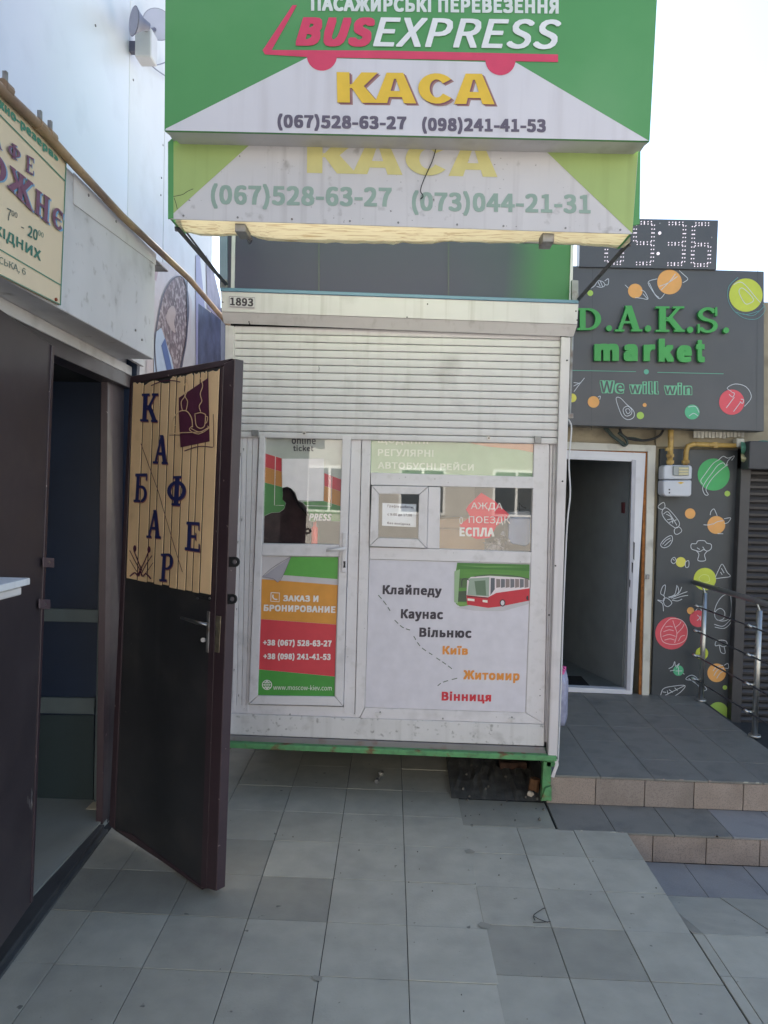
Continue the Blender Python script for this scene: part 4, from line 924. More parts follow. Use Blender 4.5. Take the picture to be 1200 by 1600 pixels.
for (x, y) in ((665, 180), (735, 185)):
    fk.flat([W(*p, dp, bo + .0034) for p in circ(*z6(x, y), 2.6, 14, 5.2)], dn)
fk.build('painted_cutlery', maroon, wb)

# big cafe sign on the fascia
def z15(x, y): return (x / 4, 100 + y / 4)
cs = thing('cafe_sign', W(60, 460, cf), 'cream cafe name board with purple letters and opening hours on the left fascia', 'sign')
creamS = mat('cream_board', c(226, 208, 178, .9), .5, var=.04, scale=2, stain=[(c(180, 160, 140), 4, .55, .8, .3)])
MB().px([(-260, -190), (104, 253), (95, 477), (-260, 300)], cf, .012, .014).build('board', creamS, cs)
so = .016
GR = ink(58, 128, 108)
eb = MB()
for P in (((-260, -190), (103.5, 254)), ((103.5, 254), (94.6, 477)), ((94.6, 476), (-260, 299))): ribbon(eb, list(P), 1.3, cf, so, smooth=False)
for P in (((-100, 78), (102, 283)), ((-100, 331), (96, 446))): ribbon(eb, list(P), 1.6, cf, so + .0003, smooth=False)
eb.build('green_line', GR, cs)
text('хно-резерв»', [(-1, 154), (91, 245), (91, 258), (-1, 172)], cf, so, ink(70, 140, 120), cs, bold=.02)
PU = ink(116, 72, 98); CY = ink(110, 160, 196)
def cg(g, q, sh=(2.2, 2.4)):
    q = [z15(*p) for p in q]
    glyph(g, shift(q, *sh), cf, so, CY, cs, 'letter_shadow'); glyph(g, q, cf, so + .0042, PU, cs)
cg('A', ((-60, 400), (12, 450), (14, 540), (-60, 490)), (1, 1.2)); cg('PH', ((50, 478), (130, 525), (130, 612), (50, 575)), (1, 1.2)); cg('E', ((165, 565), (215, 592), (212, 700), (160, 668)), (1, 1.2))
cg('O', ((-90, 510), (40, 600), (40, 760), (-90, 690))); cg('ZH', ((62, 630), (208, 745), (205, 925), (45, 765))); cg('N', ((222, 775), (313, 838), (305, 1002), (215, 925))); cg('YE', ((330, 880), (402, 925), (392, 1058), (325, 1005)))
text('7', [z15(*p) for p in ((45, 898), (72, 912), (68, 985), (42, 972))], cf, so, ink(60, 80, 84), cs)
text('00', [z15(*p) for p in ((74, 912), (110, 932), (108, 965), (72, 948))], cf, so, ink(60, 80, 84), cs)
text('-', [z15(*p) for p in ((133, 1015), (150, 1024), (149, 1030), (132, 1021))], cf, so, ink(60, 80, 84), cs)
text('20', [z15(*p) for p in ((178, 1005), (238, 1040), (234, 1108), (173, 1075))], cf, so, ink(56, 110, 100), cs, bold=.01)
text('00', [z15(*p) for p in ((240, 1035), (275, 1058), (272, 1088), (238, 1068))], cf, so, ink(56, 110, 100), cs)
text('ХІДНИХ', [z15(*p) for p in ((-30, 995), (258, 1170), (254, 1250), (-30, 1075))], cf, so, ink(56, 118, 104), cs, bold=.01)
text('СЬКА, 6', [z15(*p) for p in ((-4, 1200), (162, 1280), (160, 1330), (-6, 1255))], cf, so, ink(60, 96, 92), cs)
MB().disc(W(89, 468, cf, .02), fn, .006, .006, 10).build('screw', mat('rust', c(130, 60, 40), .8), cs)

# pipe along the fascia
gp = thing('fascia_pipe', W(254, 420, cf), 'old ochre gas pipe running along the top of the cafe fascia', 'pipe')
MB().tube([W(-230, -105, cf, .03), W(0, 138, cf, .03), W(60, 195, cf, .03), W(120, 262, cf, .03), W(190, 337, cf, .03), cz(4.2, 3.005, .03, cf), cz(6.2, 2.93, .03, cf)], .0165, 12).build('pipe_run', pipeb, gp, smooth=True)
for (x, y) in ((8, 138), (62, 197), (78, 212)):
    p = W(x, y, cf, .03); MB().tube([p + Vector((0, -.02, .0)), p + Vector((0, .02, 0))], .0205, 12).build('pipe_collar', pipeb, gp)
    MB().box(p.x - .006, p.x + .006, p.y - .006, p.y + .006, p.z, p.z + .05).build('pipe_hook', dullsteel, gp)

# white ledge at the left edge of the picture
lg = thing('white_ledge', W(10, 960, PY(2.0)), 'white board ledge with a peeling edge jutting out at the far left', 'ledge')
a = W(47, 903, PY(1.95)); zt = a.z
MB().poly_prism([Vector((-1.40, 1.55, zt)), Vector((a.x - .04, 1.52, zt)), Vector((a.x, 1.62, zt)), Vector((a.x, 1.95, zt)), Vector((-1.40, 1.95, zt))], Vector((0, 0, 1)), .018).build('ledge_top', mat('worn_white_board', (.62, .64, .66), .4, var=.04, streak=(c(110, 110, 110), .3, 30, .5, .8)), lg, bev=.001)
MB().poly_prism([Vector((-1.40, 1.56, zt - .022)), Vector((a.x - .02, 1.60, zt - .022)), Vector((a.x - .012, 1.93, zt - .022)), Vector((-1.40, 1.93, zt - .022))], Vector((0, 0, 1)), .022).build('peeling_layer', trimw, lg, bev=.003)
MB().box(-1.40, a.x - .085, 1.62, 1.90, zt - .13, zt - .045).build('ledge_block', trimw, lg, bev=.004)

# ================================================================== WHITE BUILDING BEHIND THE CAFE
tb = thing('white_building', (-1.9, 4.5, 0), 'tall white clad building with a faded mural behind the cafe', 'building')
wn = Vector((1, .02, 0)).normalized(); wp = Plane((-1.75, 4.0, 0), wn)
def wq(y0, y1, z0, z1, m, name, off=0, depth=.1): return MB().poly_prism([cz(y0, z0, off, wp), cz(y1, z0, off, wp), cz(y1, z1, off, wp), cz(y0, z1, off, wp)], wn, depth).build(name, m, tb, bev=.003)
def ypx(x): return W(x, 300, wp).y
y200, y256, yend = ypx(200), ypx(256), ypx(333)
wq(-2.0, 1.4, 3.0, 6.8, cladding, 'wall_panel'); wq(1.404, y200 - .004, 3.0, 6.8, cladding, 'wall_panel'); wq(4.05, y200 - .004, 0, 2.997, cladding, 'wall_panel')
wq(y200, y256 - .006, 0, 6.8, cladding2, 'wall_panel'); wq(y256 + .004, yend, 0, 6.8, cladding2, 'wall_panel')
wq(-2.0, 4.03, 3.0, 6.7, wallin, 'wall_core', off=-.12, depth=3.0); wq(4.035, yend - .01, 0, 6.7, wallin, 'wall_core', off=-.12, depth=3.0)
for (x, y) in ((150, 40), (255.5, 227), (253, 278), (252, 305), (209, 125)): MB().disc(W(x, y, wp, .004), wn, .007, .005, 8).build('screw', dullsteel, tb)
# mural, printed on the wall under the pipe
muo = .003
mm = lambda pts, m, nm, o, sm=False: patch(pts, wp, o, m, tb, nm, sm)
hair = mat('mural_brown', c(128, 112, 118, .8), .6, var=.5, scale=22, stain=[(c(190, 180, 182), 25, .5, .62, .8)])
mm([(232, 404), (262, 412), (285, 432), (300, 470), (298, 520), (285, 575), (255, 600), (228, 600)], ink(196, 190, 194), 'mural_field', muo)
mm([(246, 596), (242, 540), (247, 500), (255, 462), (268, 438), (282, 432), (291, 445), (295, 480), (292, 520), (284, 560), (270, 596)], hair, 'mural_oval', muo + .002, True)
mm([(260, 498), (263, 484), (270, 478), (275, 488), (272, 504), (274, 520), (266, 512)], ink(176, 160, 156), 'mural_face', muo + .0035, True)
mm([(240, 596), (242, 520), (252, 512), (268, 560), (276, 598)], ink(176, 196, 218), 'mural_blue', muo + .004)
mm([(252, 540), (258, 528), (272, 590), (264, 594)], ink(70, 100, 160), 'mural_blue', muo + .0055)
mo = MB(); ribbon(mo, [(246, 596), (242, 540), (247, 500), (255, 462), (268, 438), (282, 432), (291, 445), (295, 480), (292, 520), (284, 575)], 1.5, wp, muo + .006); ribbon(mo, [(292, 430), (293, 500), (290, 540), (282, 575)], 2.0, wp, muo + .0065); mo.build('mural_outline', ink(70, 66, 84), tb)
mm([(239, 402), (250, 410), (244, 440), (234, 424)], ink(176, 150, 156), 'mural_patch', muo + .001)
mm([(222, 440), (228, 404), (232, 404), (229, 470)], ink(120, 124, 140), 'mural_patch', muo + .001)
mm([(306, 400), (312, 396), (320, 480), (318, 600), (306, 600)], ink(150, 150, 186), 'mural_patch', muo + .001)
mm([(310, 474), (345, 500), (345, 600), (309, 600)], mat('mural_dark', c(84, 92, 120, .8), .5, var=.4, scale=7), 'mural_patch', muo + .0015)
mm([(322, 398), (333, 420), (345, 470), (345, 500), (324, 482)], mat('mural_mauve', c(150, 142, 166, .8), .5, var=.3, scale=7), 'mural_patch', muo + .002)
pbd = MB().box(-1.95, -1.08, 6.9, 6.95, 0, 3.5); pbd.build('sun_block_board', mat('blue_grey_board', (.055, .07, .115), .5, var=.25, scale=4)); tag(bpy.data.objects['sun_block_board'], 'dark blue-grey board added to block sun through the gap between the kiosk and the white building', 'fence')  # added to keep leaking sun off the floor; fills a dark bluish gap
# twin lamp unit on that wall
fl_ = thing('wall_siren', W(233, 90, wp), 'grey twin horn unit on a white box high on the left wall', 'siren')
sgm = mat('grey_horn', c(150, 150, 170), .4, var=.08); sgd = mat('dark_horn', c(96, 96, 116), .45)
fb = W(229, 75, wp, .10)
MB().box(fb.x - .05, fb.x + .05, fb.y - .06, fb.y + .05, fb.z - .085, fb.z + .085).build('housing', mat('off_white_box', (.50, .49, .52), .5), fl_, bev=.006)
MB().box(fb.x - .15, fb.x - .05, fb.y - .02, fb.y + .02, fb.z - .03, fb.z + .03).build('wall_arm', sgd, fl_)
for (x, y, r, dirn, m_) in ((209, 33, .078, Vector((-.75, -.65, -.05)), sgd), (247, 38, .095, Vector((.35, -.9, -.1)), sgm)):
    p = W(x, y, wp, .12); d = dirn.normalized()
    MB().tube([p - d * .09, p - d * .05, p - d * .01, p], [.02, .035, r * .85, r], 24).build('horn', m_, fl_, smooth=True)
    MB().disc(p + d * .002, d, r * .94, .004, 24).build('horn_face', sgm if m_ is sgd else mat('horn_face', c(178, 178, 200), .4), fl_)
    MB().tube([p - d * .06, fb + Vector((0, 0, .10)), fb + Vector((0, 0, .05))], .012, 8).build('horn_arm', sgd, fl_)
MB().tube([W(*p, wp, .03) for p in spline([(231, 96), (238, 101), (248, 101), (262, 96)])], .004, 6).build('cable', sgd, fl_)
MB().tube([W(*p, wp, .03) for p in spline([(232, 97), (242, 107), (256, 117), (268, 124)])], .004, 6).build('cable', sgd, fl_)

# ================================================================== THE SHOP ON THE RIGHT
DY = 6.0
fp = PY(DY); sgp = PY(5.78)
def z4(x, y): return (860 + x / 3.5294, 320 + y / 3.5294)
def z5b(x, y): return (850 + x / 3.4286, 640 + y / 3.4286)
mk = thing('market_building', (2.2, DY + 1, LOW), 'single-storey grocery shop with an open doorway above tiled steps', 'building')
def fq(pts, depth, m, name, off=0.0, pl=fp, parent=mk, bev=.002): return MB().px(pts, pl, depth, off).build(name, m, parent, bev=bev)
D0 = W(893, 720, fp).x; D1 = W(992, 722, fp).x; DT = W(945, 719, fp).z
MB().box(.55, D0 - .03, DY + .03, DY + .2, LOW, 3.4).build('wall', beige, mk)
MB().box(D0 - .03, D1 + .12, DY + .03, DY + .2, DT + .05, 3.4).build('wall', beige, mk)
MB().box(D1 + .12, 6.5, DY + .03, DY + .2, LOW, 3.4).build('wall', beige, mk)
MB().box(.55, 6.5, DY + .2, DY + 6, 3.38, 3.45).build('roof', asphalt, mk)
MB().box(6.45, 6.5, DY + .2, DY + 6, LOW, 3.38).build('wall', beige, mk)
MB().box(.55, .6, DY + .2, DY + 6, LOW, 3.38).build('wall', beige, mk)
MB().box(.6, 6.45, DY + 5.95, DY + 6, LOW, 3.38).build('wall', wallin, mk)
MB().box(.6, D1 + .5, DY + .2, DY + 5.9, .12, .165).build('shop_floor', mat('shop_floor', (.17, .19, .19), .35, var=.05), mk)
MB().px([(985, 700), (1000, 700), (985, 1070), (990, 1070)], PY(DY + .35), .02).build('inner_wall', darkin, mk) if False else None
MB().poly_prism([Vector((D1 + .02, DY + .21, .165)), Vector((D1 - .55, DY + 2.2, .165)), Vector((D1 - .55, DY + 2.2, 2.6)), Vector((D1 + .02, DY + .21, 2.6))], Vector((-1, -.3, 0)).normalized(), .03).build('inner_wall', mat('dark_display', (.30, .33, .35), .5), mk)
MB().box(D0 - .6, D1 + .1, DY + .21, DY + 3, 2.5, 2.53).build('inner_ceiling', darkin, mk)
mtp = MB().box(D0 - .2, D0 + .26, DY + .10, DY + .5, .166, .176).build('doormat', mat('doormat_black', (.015, .015, .017), .9, bump=1, bscale=150)); tag(mtp, 'black doormat just inside the open shop doorway', 'doormat')
MB().px([(961, 720), (969, 720), (969, 723), (961, 723)], PY(DY + .9), .02, 0).build('ceiling_lamp', mat('lamp_glow', (.8, .8, .78), .5, emit=1.5), mk)
MB().px([(973, 785), (981, 785), (981, 802), (973, 802)], PY(DY + .25), .05, 0).build('alarm_box', mat('dark_red_box', (.12, .02, .03), .5), mk, bev=.004)
# door frame
fr_ = mat('door_frame_white', (.68, .68, .72), .35, var=.03, stain=[(DIRT, 6, .58, .8, .3)])
dfr = fq([(990.5, 707), (1009, 710), (988, 1085), (978, 1085)], .06, fr_, 'door_frame', off=.02)
fq([(880, 703), (1009, 708), (1008, 722), (880, 717)], .06, fr_, 'frame_member', off=.021, parent=dfr)
fq([(987.5, 718), (994, 719), (985, 1079), (979, 1079)], .02, mat('frame_grey', (.45, .45, .50), .4), 'frame_member', off=.03, parent=dfr)
fq([(880, 1073.5), (985, 1078), (985, 1085), (880, 1081)], .08, fr_, 'door_sill', off=.025, parent=dfr)
sm_ = MB()
for (x, y, h) in ((990.5, 846, 30), (988, 878, 18), (985.5, 950, 24), (984, 905, 14)): sm_.px([(x - .8, y), (x + 1.3, y + 2), (x + .6, y + h), (x - .9, y + h - 3)], fp, .001, .032)
sm_.build('paint_scuff', rubber, dfr, kind='stuff')
fq([(1007, 697), (1013, 697), (1003.5, 1086), (998, 1086)], .02, foam, 'foam_gap', off=.012)
fq([(880, 702), (1008, 706), (1008, 711), (880, 706.5)], .02, foam, 'foam_gap', off=.0125)
trimc = mat('cream_trim', (.58, .56, .50), .5, var=.06, stain=[(DIRT, 8, .55, .75, .4)])
fq([(1012.5, 695), (1025, 696), (1014, 1087), (1003, 1087)], .03, trimc, 'outer_trim', off=.025)
fq([(880, 690), (1025, 696), (1023, 706), (880, 702)], .03, trimc, 'outer_trim', off=.024)
fq([(1010, 898), (1015, 898), (1014.6, 905), (1009.6, 905)], .02, dullsteel, 'door_contact', off=.04, parent=mk)
fq([(1025.5, 668), (1150, 668), (1150, 700), (1025, 698)], .02, beige, 'wall_band', off=.0)

# the big dark sign
ms = thing('market_sign', W(1040, 672, PY(5.9)), 'dark slate shop sign with raised green D.A.K.S. market letters', 'sign')
MB().px([(880, 415), (1194, 424), (1194, 674), (880, 664)], sgp, .16, 0).build('face_panel', slate, ms, bev=.004)
for x in (926, 1184):
    jn = MB(); ribbon(jn, [(x, 420), (x - 2, 672)], .6, sgp, .001, smooth=False); jn.build('panel_joint', slate2, ms)
GRN = mat('raised_green', c(62, 176, 84, .8), .4, var=.05); GRD = GRN
GL['DOT'] = [circ(.5, .5, .5, 16)]
for g, (x0, x1, y0, y1) in {'D': (150, 280, 570, 690), 'DOT': (308, 340, 664, 696), 'A': (352, 508, 556, 698), 'DOT2': (522, 556, 664, 700), 'K': (578, 742, 560, 700), 'DOT3': (754, 788, 672, 706), 'S': (808, 928, 565, 706), 'DOT4': (954, 986, 676, 708)}.items():
    a = z4(x0, y0); b = z4(x1, y1)
    if g == 'A': GLk = 'A'
    glyph(g.rstrip('234'), [(a[0], a[1]), (b[0], a[1]), (b[0], b[1]), (a[0], b[1])], sgp, .045, GRN, ms, 'letter', depth=.03)
for ch, (x0, x1, y0, y1) in zip('market', ((243, 378, 766, 860), (405, 482, 768, 862), (515, 578, 770, 862), (598, 682, 738, 865), (698, 780, 774, 868), (805, 852, 746, 868))):
    a = z4(x0, y0); b = z4(x1, y1)
    text(ch, [(a[0], a[1]), (b[0], a[1]), (b[0], b[1]), (a[0], b[1])], sgp, .045, GRN, ms, bold=.026, name='letter', depth=.03)
MI = ink(96, 176, 150)
l1 = MB(); ribbon(l1, [z4(60, 912), z4(472, 920)], .9, sgp, .002, smooth=False); ribbon(l1, [z4(590, 924), z4(955, 932)], .9, sgp, .002, smooth=False); l1.build('thin_line', MI, ms)
patch(circ(*z4(529, 921), 4), sgp, .002, MI, ms, 'dot')
for s_, x0, x1, y0, y1 in (('We', 272, 408, 968, 1040), ('will', 434, 598, 972, 1044), ('win', 626, 782, 980, 1048)):
    a = z4(x0, y0); b = z4(x1, y1); q = [(a[0], a[1]), (b[0], a[1] + .5), (b[0], b[1] + .5), (a[0], b[1])]
    text(s_, q, sgp, .002, ink(110, 190, 150), ms, bold=.04)
    q2 = [(q[0][0] + .8, q[0][1] + .9), (q[1][0] - .8, q[1][1] + .9), (q[2][0] - .8, q[2][1] - .9), (q[3][0] + .8, q[3][1] - .9)]
    text(s_, q2, sgp, .003, slate, ms, bold=.006, sp=1.087, name='lettering_fill')

LIN = ink(205, 210, 216)
def sk(paths, pl, off, parent, f, w=1.0, m=LIN, name='drawing'):
    mb = MB()
    for p in paths:
        closed = p[0] == 'c'; P = [f(*q) for q in (p[1:] if closed else p)]
        ribbon(mb, P, w, pl, off, closed=closed)
    return mb.build(name, m, parent)
def dot(cx, cy, r, m, pl, off, parent, f, s, name='coloured_circle'): return patch(circ(*f(cx, cy), r / s, 32), pl, off, m, parent, name)
ORc = ink(232, 168, 96); YG = ink(196, 206, 74); RD = ink(222, 84, 96); LGc = ink(168, 202, 92); TG = ink(80, 178, 132); YL = ink(222, 212, 92); GRc = ink(64, 172, 100)
s4 = 3.5294
for (x, y, r, m_) in ((220, 487, 16, LGc), (468, 475, 40, ORc), (657, 426, 68, ORc), (1078, 498, 92, YG), (120, 1065, 24, YL), (238, 1087, 32, ORc), (520, 1104, 11, ORc), (496, 1162, 20, LGc), (782, 1143, 41, TG), (1000, 1088, 70, RD)):
    dot(x, y, r, m_, sgp, .0022, ms, z4, s4)
sk([[(222, 462), (245, 445), (262, 420), (290, 425), (300, 445), (280, 455), (255, 450)], [(300, 420), (320, 408), (318, 440), (300, 440)], [(262, 425), (275, 450)], [(275, 420), (288, 452)],
    [(412, 442), (430, 460)], [(500, 470), (520, 480), (538, 520), (500, 515), (468, 512)], [(510, 490), (535, 518)],
    [(590, 408), (540, 425), (560, 470), (600, 518), (630, 490)], [(710, 362), (735, 385), (758, 410), (730, 430)], [(545, 430), (575, 490), (600, 512)], [(600, 450), (650, 430), (700, 395)], [(610, 470), (660, 420), (690, 380)],
    ['c', (1040, 480), (1062, 460), (1120, 520), (1095, 545), (1070, 540)], [(1010, 440), (1060, 430), (1140, 520), (1160, 540)],
    [(1000, 1030), (975, 1010), (1020, 988), (1080, 1005), (1108, 1060), (1070, 1112)], [(985, 1045), (1005, 1060), (1015, 1040), (1000, 1035)], [(1045, 1085), (1060, 1095), (1065, 1075), (1050, 1072)], [(970, 1120), (1000, 1080), (1015, 1060)], [(1010, 1140), (1040, 1100), (1050, 1085)],
    ['c', (362, 1068), (385, 1065), (420, 1100), (458, 1135), (460, 1170), (430, 1185), (400, 1170), (380, 1130)], ['c', (402, 1125), (425, 1110), (448, 1130), (445, 1155), (420, 1165), (405, 1150)], ['c', (415, 1130), (432, 1125), (440, 1142), (425, 1152)],
    [(130, 1030), (160, 990), (188, 955)], [(128, 980), (165, 985)], [(128, 1000), (170, 978)], [(262, 1060), (275, 1055), (272, 1075)],
    [(760, 1115), (800, 1112), (820, 1145)], [(765, 1165), (790, 1150), (815, 1165)]], sgp, .0036, ms, z4, .95)
sk([[(1035, 400), (985, 450), (980, 520), (1010, 580), (1070, 625), (1140, 628), (1185, 580), (1170, 545)], [(1020, 590), (1080, 605), (1150, 585)], [(1060, 600), (1120, 610), (1178, 560)]], sgp, .0036, ms, z4, .75, ink(90, 160, 160))

# time display standing on top of the sign
lc = thing('clock_display', W(1010, 422, sgp), 'dark LED clock display showing 09:36 on top of the shop sign', 'clock')
cp = PY(5.76)
MB().px([(907, 340), (1122.5, 344), (1119.5, 421.5), (905, 417)], cp, .10, 0).build('housing', slate, lc, bev=.003)
led = mat('lit_led', (.66, .60, .70), .5, emit=.28)
def seg7(x0, x1, y0, y1, s, nm='digit'):
    xm = 0; ym = (y0 + y1) / 2; ln = -2.5
    seg = {'a': ((x0, y0), (x1, y0)), 'b': ((x1, y0), (x1 - 1, ym)), 'c': ((x1 - 1, ym), (x1 - 2, y1)), 'd': ((x0 - 2, y1), (x1 - 2, y1)), 'e': ((x0 - 1, ym), (x0 - 2, y1)), 'f': ((x0, y0), (x0 - 1, ym)), 'g': ((x0 - 1, ym), (x1 - 1, ym))}
    mb = MB()
    for k in s:
        (ax, ay), (bx_, by) = seg[k]
        for i in range(5):
            t = .12 + .76 * i / 4; x = ax + (bx_ - ax) * t; y = ay + (by - ay) * t; hor = abs(bx_ - ax) > abs(by - ay); lit = 1.25
            for d in (-1, 1) if i != 2 else (-1.0, 0, 1.0):
                xx, yy = (x + (0 if i == 2 else .4), y + d * 1.9) if hor else (x + d * 1.9, y)
                if i == 2 and d == 0: xx, yy = x + .0, y
                mb.poly_prism([W(xx + a_, yy + b_, cp, .006) for a_, b_ in ((-lit * .8, 0), (0, -lit * .8), (lit * .8, 0), (0, lit * .8))], cp.n, .005)
    return mb.build(nm, led, lc, kind='stuff')
seg7(949, 974, 349, 411, 'abcdef'); seg7(993, 1021, 348, 411.5, 'abcdfg'); seg7(1042, 1070, 349, 412.5, 'abcdg'); seg7(1084, 1110, 350, 414, 'acdefg')
for (x, y) in ((1031, 364), (1028.5, 396)):
    MB().disc(W(x, y, cp, .006), cp.n, .012, .006, 8).build('colon_dot', led, lc)
for (x, y) in ((1031, 349), (1112, 371)): MB().disc(W(x, y, cp, .003), cp.n, .006, .004, 8).build('screw', dullsteel, lc)

# decorated wall panel beside the door
dpn = thing('decorated_panel', W(1080, 1090, fp), 'dark wall panel with food drawings and coloured circles right of the shop door', 'mural')
pp = PY(DY - .0)
MB().box(W(1024, 900, fp).x, 2.86, DY - .012, DY + .03, LOW, W(1080, 702, fp).z).build('face_panel', slate2, dpn, bev=.002)
s5 = 3.4286; po = .0145
for (x, y, r, m_) in ((909, 348, 86, GRc), (982, 450, 15, LGc), (783, 557, 28, ORc), (923, 618, 48, ORc), (733, 817, 27, YL), (862, 908, 60, YG), (785, 1077, 19, ORc), (825, 1120, 45, RD), (683, 1198, 87, RD), (846, 1306, 34, YG), (720, 1398, 28, TG), (925, 1410, 50, ORc), (969, 1489, 12, LGc)):
    dot(x, y, r, m_, pp, po, dpn, z5b, s5)
patch(circ(1122, 1113, 16, 24, 16), pp, po, LGc, dpn, 'coloured_circle')
sk([[(1010, 250), (985, 275), (975, 300), (960, 285), (930, 300), (900, 340), (870, 380), (850, 420), (862, 455), (880, 455), (868, 425), (900, 370), (950, 320), (985, 295)], [(935, 270), (960, 250), (985, 260), (1020, 248), (1005, 272)], [(850, 400), (840, 380), (860, 350), (905, 290), (935, 270)],
    ['c', (610, 520), (640, 497), (648, 520), (632, 535)], ['c', (632, 548), (660, 528), (720, 595), (722, 625), (700, 632), (650, 590)], [(640, 560), (665, 548), (700, 600), (712, 620)], [(655, 560), (680, 575), (690, 610)], [(660, 590), (690, 585)], [(670, 605), (710, 590)], ['c', (700, 640), (722, 628), (738, 650), (715, 668), (700, 662)],
    ['c', (625, 722), (650, 690), (682, 675), (688, 700), (670, 730), (640, 740)], [(635, 722), (655, 700), (678, 688)], [(645, 730), (665, 712), (682, 698)],
    ['c', (790, 745), (790, 720), (815, 718), (825, 703), (860, 703), (872, 715), (895, 722), (895, 745), (875, 758), (855, 750), (835, 760), (815, 755)], [(815, 755), (830, 775), (825, 808), (864, 808), (860, 778), (875, 758)], [(820, 740), (835, 750)], [(850, 735), (860, 750)],
    ['c', (685, 800), (700, 792), (708, 812), (695, 825), (682, 815)], [(690, 802), (700, 808)], ['c', (758, 818), (775, 810), (775, 840), (760, 845)],
    [(918, 898), (935, 860), (955, 828), (980, 870), (998, 893), (960, 900), (920, 905)], [(950, 850), (965, 875)], [(945, 870), (955, 885)],
    [(890, 565), (895, 545), (910, 532), (920, 550), (928, 570)], [(965, 585), (1000, 580), (985, 605), (965, 610)], [(855, 617), (880, 618), (905, 612)], [(905, 615), (930, 600), (960, 595)], [(930, 665), (960, 665)],
    [(640, 1080), (635, 1040), (608, 1020), (640, 1025), (645, 1000), (625, 985), (635, 950), (650, 940), (648, 970), (640, 1000)], ['c', (640, 1015), (660, 1010), (685, 1035), (665, 1055), (645, 1045)], [(665, 1005), (700, 990), (712, 940)], [(670, 1008), (720, 985), (738, 950)], [(680, 1010), (740, 985), (768, 975)], [(690, 1015), (740, 1000), (772, 995)], [(685, 1020), (715, 1025), (740, 1015)], [(715, 945), (722, 975), (700, 1000)],
    ['c', (975, 990), (1000, 1000), (1002, 1090), (985, 1125), (945, 1132), (915, 1110), (918, 1060), (945, 1010)], ['c', (920, 1080), (945, 1065), (968, 1085), (962, 1120), (930, 1128), (915, 1105)], [(912, 1150), (960, 1160), (1000, 1125), (998, 1145), (965, 1172), (915, 1165)],
    ['c', (918, 1265), (922, 1242), (945, 1235), (975, 1240), (980, 1262), (960, 1270), (940, 1262)], [(940, 1265), (948, 1300), (970, 1305), (965, 1270)],
    [(812, 1078), (835, 1052), (845, 1078), (865, 1058)], [(820, 1100), (835, 1115), (820, 1130)], [(840, 1105), (838, 1130)],
    [(668, 1388), (690, 1375), (700, 1350), (705, 1375), (725, 1360), (710, 1385)], [(675, 1400), (700, 1395)], [(705, 1400), (740, 1400)], [(720, 1380), (722, 1420)], [(745, 1412), (752, 1418)],
    ['c', (760, 1445), (780, 1425), (810, 1430), (868, 1490), (862, 1505), (845, 1500), (800, 1455)], [(775, 1440), (850, 1495)], [(790, 1435), (812, 1445)],
    [(625, 1530), (640, 1495), (690, 1482), (755, 1478), (735, 1510), (700, 1535)], [(650, 1530), (700, 1505), (755, 1478)], [(670, 1500), (690, 1515)], [(700, 1490), (715, 1505)], [(665, 1525), (660, 1505)], [(655, 1515), (635, 1512)],
    [(905, 1400), (925, 1378), (960, 1370)], [(910, 1425), (930, 1395), (965, 1385)], [(925, 1440), (945, 1410), (970, 1400)], [(965, 1370), (985, 1360), (988, 1385), (970, 1385)]], pp, po + .0016, dpn, z5b, 1.0)
sk([['c', (640, 1160), (680, 1120), (740, 1130), (768, 1180), (755, 1235), (700, 1258), (640, 1245), (625, 1200)], [(700, 1250), (712, 1200), (700, 1160), (690, 1130)], [(712, 1200), (740, 1170), (750, 1150)], [(700, 1170), (725, 1150), (735, 1135)], [(640, 1190), (670, 1180), (695, 1185)], [(635, 1215), (670, 1205), (705, 1215)], [(645, 1235), (675, 1228), (700, 1235)], [(720, 1240), (735, 1215), (755, 1210)], [(650, 1165), (675, 1160), (690, 1165)]], pp, po + .002, dpn, z5b, .9, ink(238, 200, 200))
hv = ink(216, 226, 150); sk([['c', (830, 905), (850, 885), (880, 890), (885, 920), (850, 925)], [(840, 1290), (850, 1310)]], pp, po + .002, dpn, z5b, .7, hv)

# gas meter and its pipes
gm = thing('gas_meter', W(1059, 775, PY(DY - .1)), 'light grey gas meter with yellow pipes mounted right of the shop door', 'meter')
gq = lambda pts, d, m_, nm, off, bev=.004: MB().px(pts, PY(DY - .02), d, off).build(nm, m_, gm, bev=bev)
gmt = mat('meter_grey', (.55, .57, .62), .35, var=.03)
gq([(1037, 729), (1040, 726.5), (1079, 727), (1082, 730), (1081, 749), (1036.5, 749)], .12, gmt, 'meter_body', .13, .008)
gq([(1036.5, 750.5), (1081, 750.5), (1080.5, 773), (1077, 776), (1040, 775.5), (1036, 771)], .13, gmt, 'meter_body', .135, .008)
gq([(1052, 728), (1077, 728), (1077, 743), (1052, 743)], .02, mat('meter_window', (.30, .33, .33), .25), 'dial_window', .145)
for yy in (730.5, 735, 739): gq([(1061, yy), (1076, yy), (1076, yy + 3), (1061, yy + 3)], .004, ink(200, 190, 150), 'dial_strip', .150, 0)
gq([(1059, 754), (1064, 752.8), (1069, 754), (1064, 756.5)], .004, ink(220, 176, 70), 'badge', .138, 0)
for y in (765, 770): MB().disc(W(1046, y, PY(DY - .02), .138), fp.n, .006, .004, 10).build('meter_seal', rubber, gm)
g3 = PY(DY - .09)
MB().tube([W(1048, 640, g3), W(1048, 690, g3), W(1046.5, 727, g3)], .022, 10).build('pipe', pipey, gm, smooth=True)
MB().tube([W(1071, 727, g3), W(1072, 706, g3), W(1075, 697, g3), W(1083, 694, g3), W(1158, 697, g3)], .020, 10).build('pipe', pipey, gm, smooth=True)
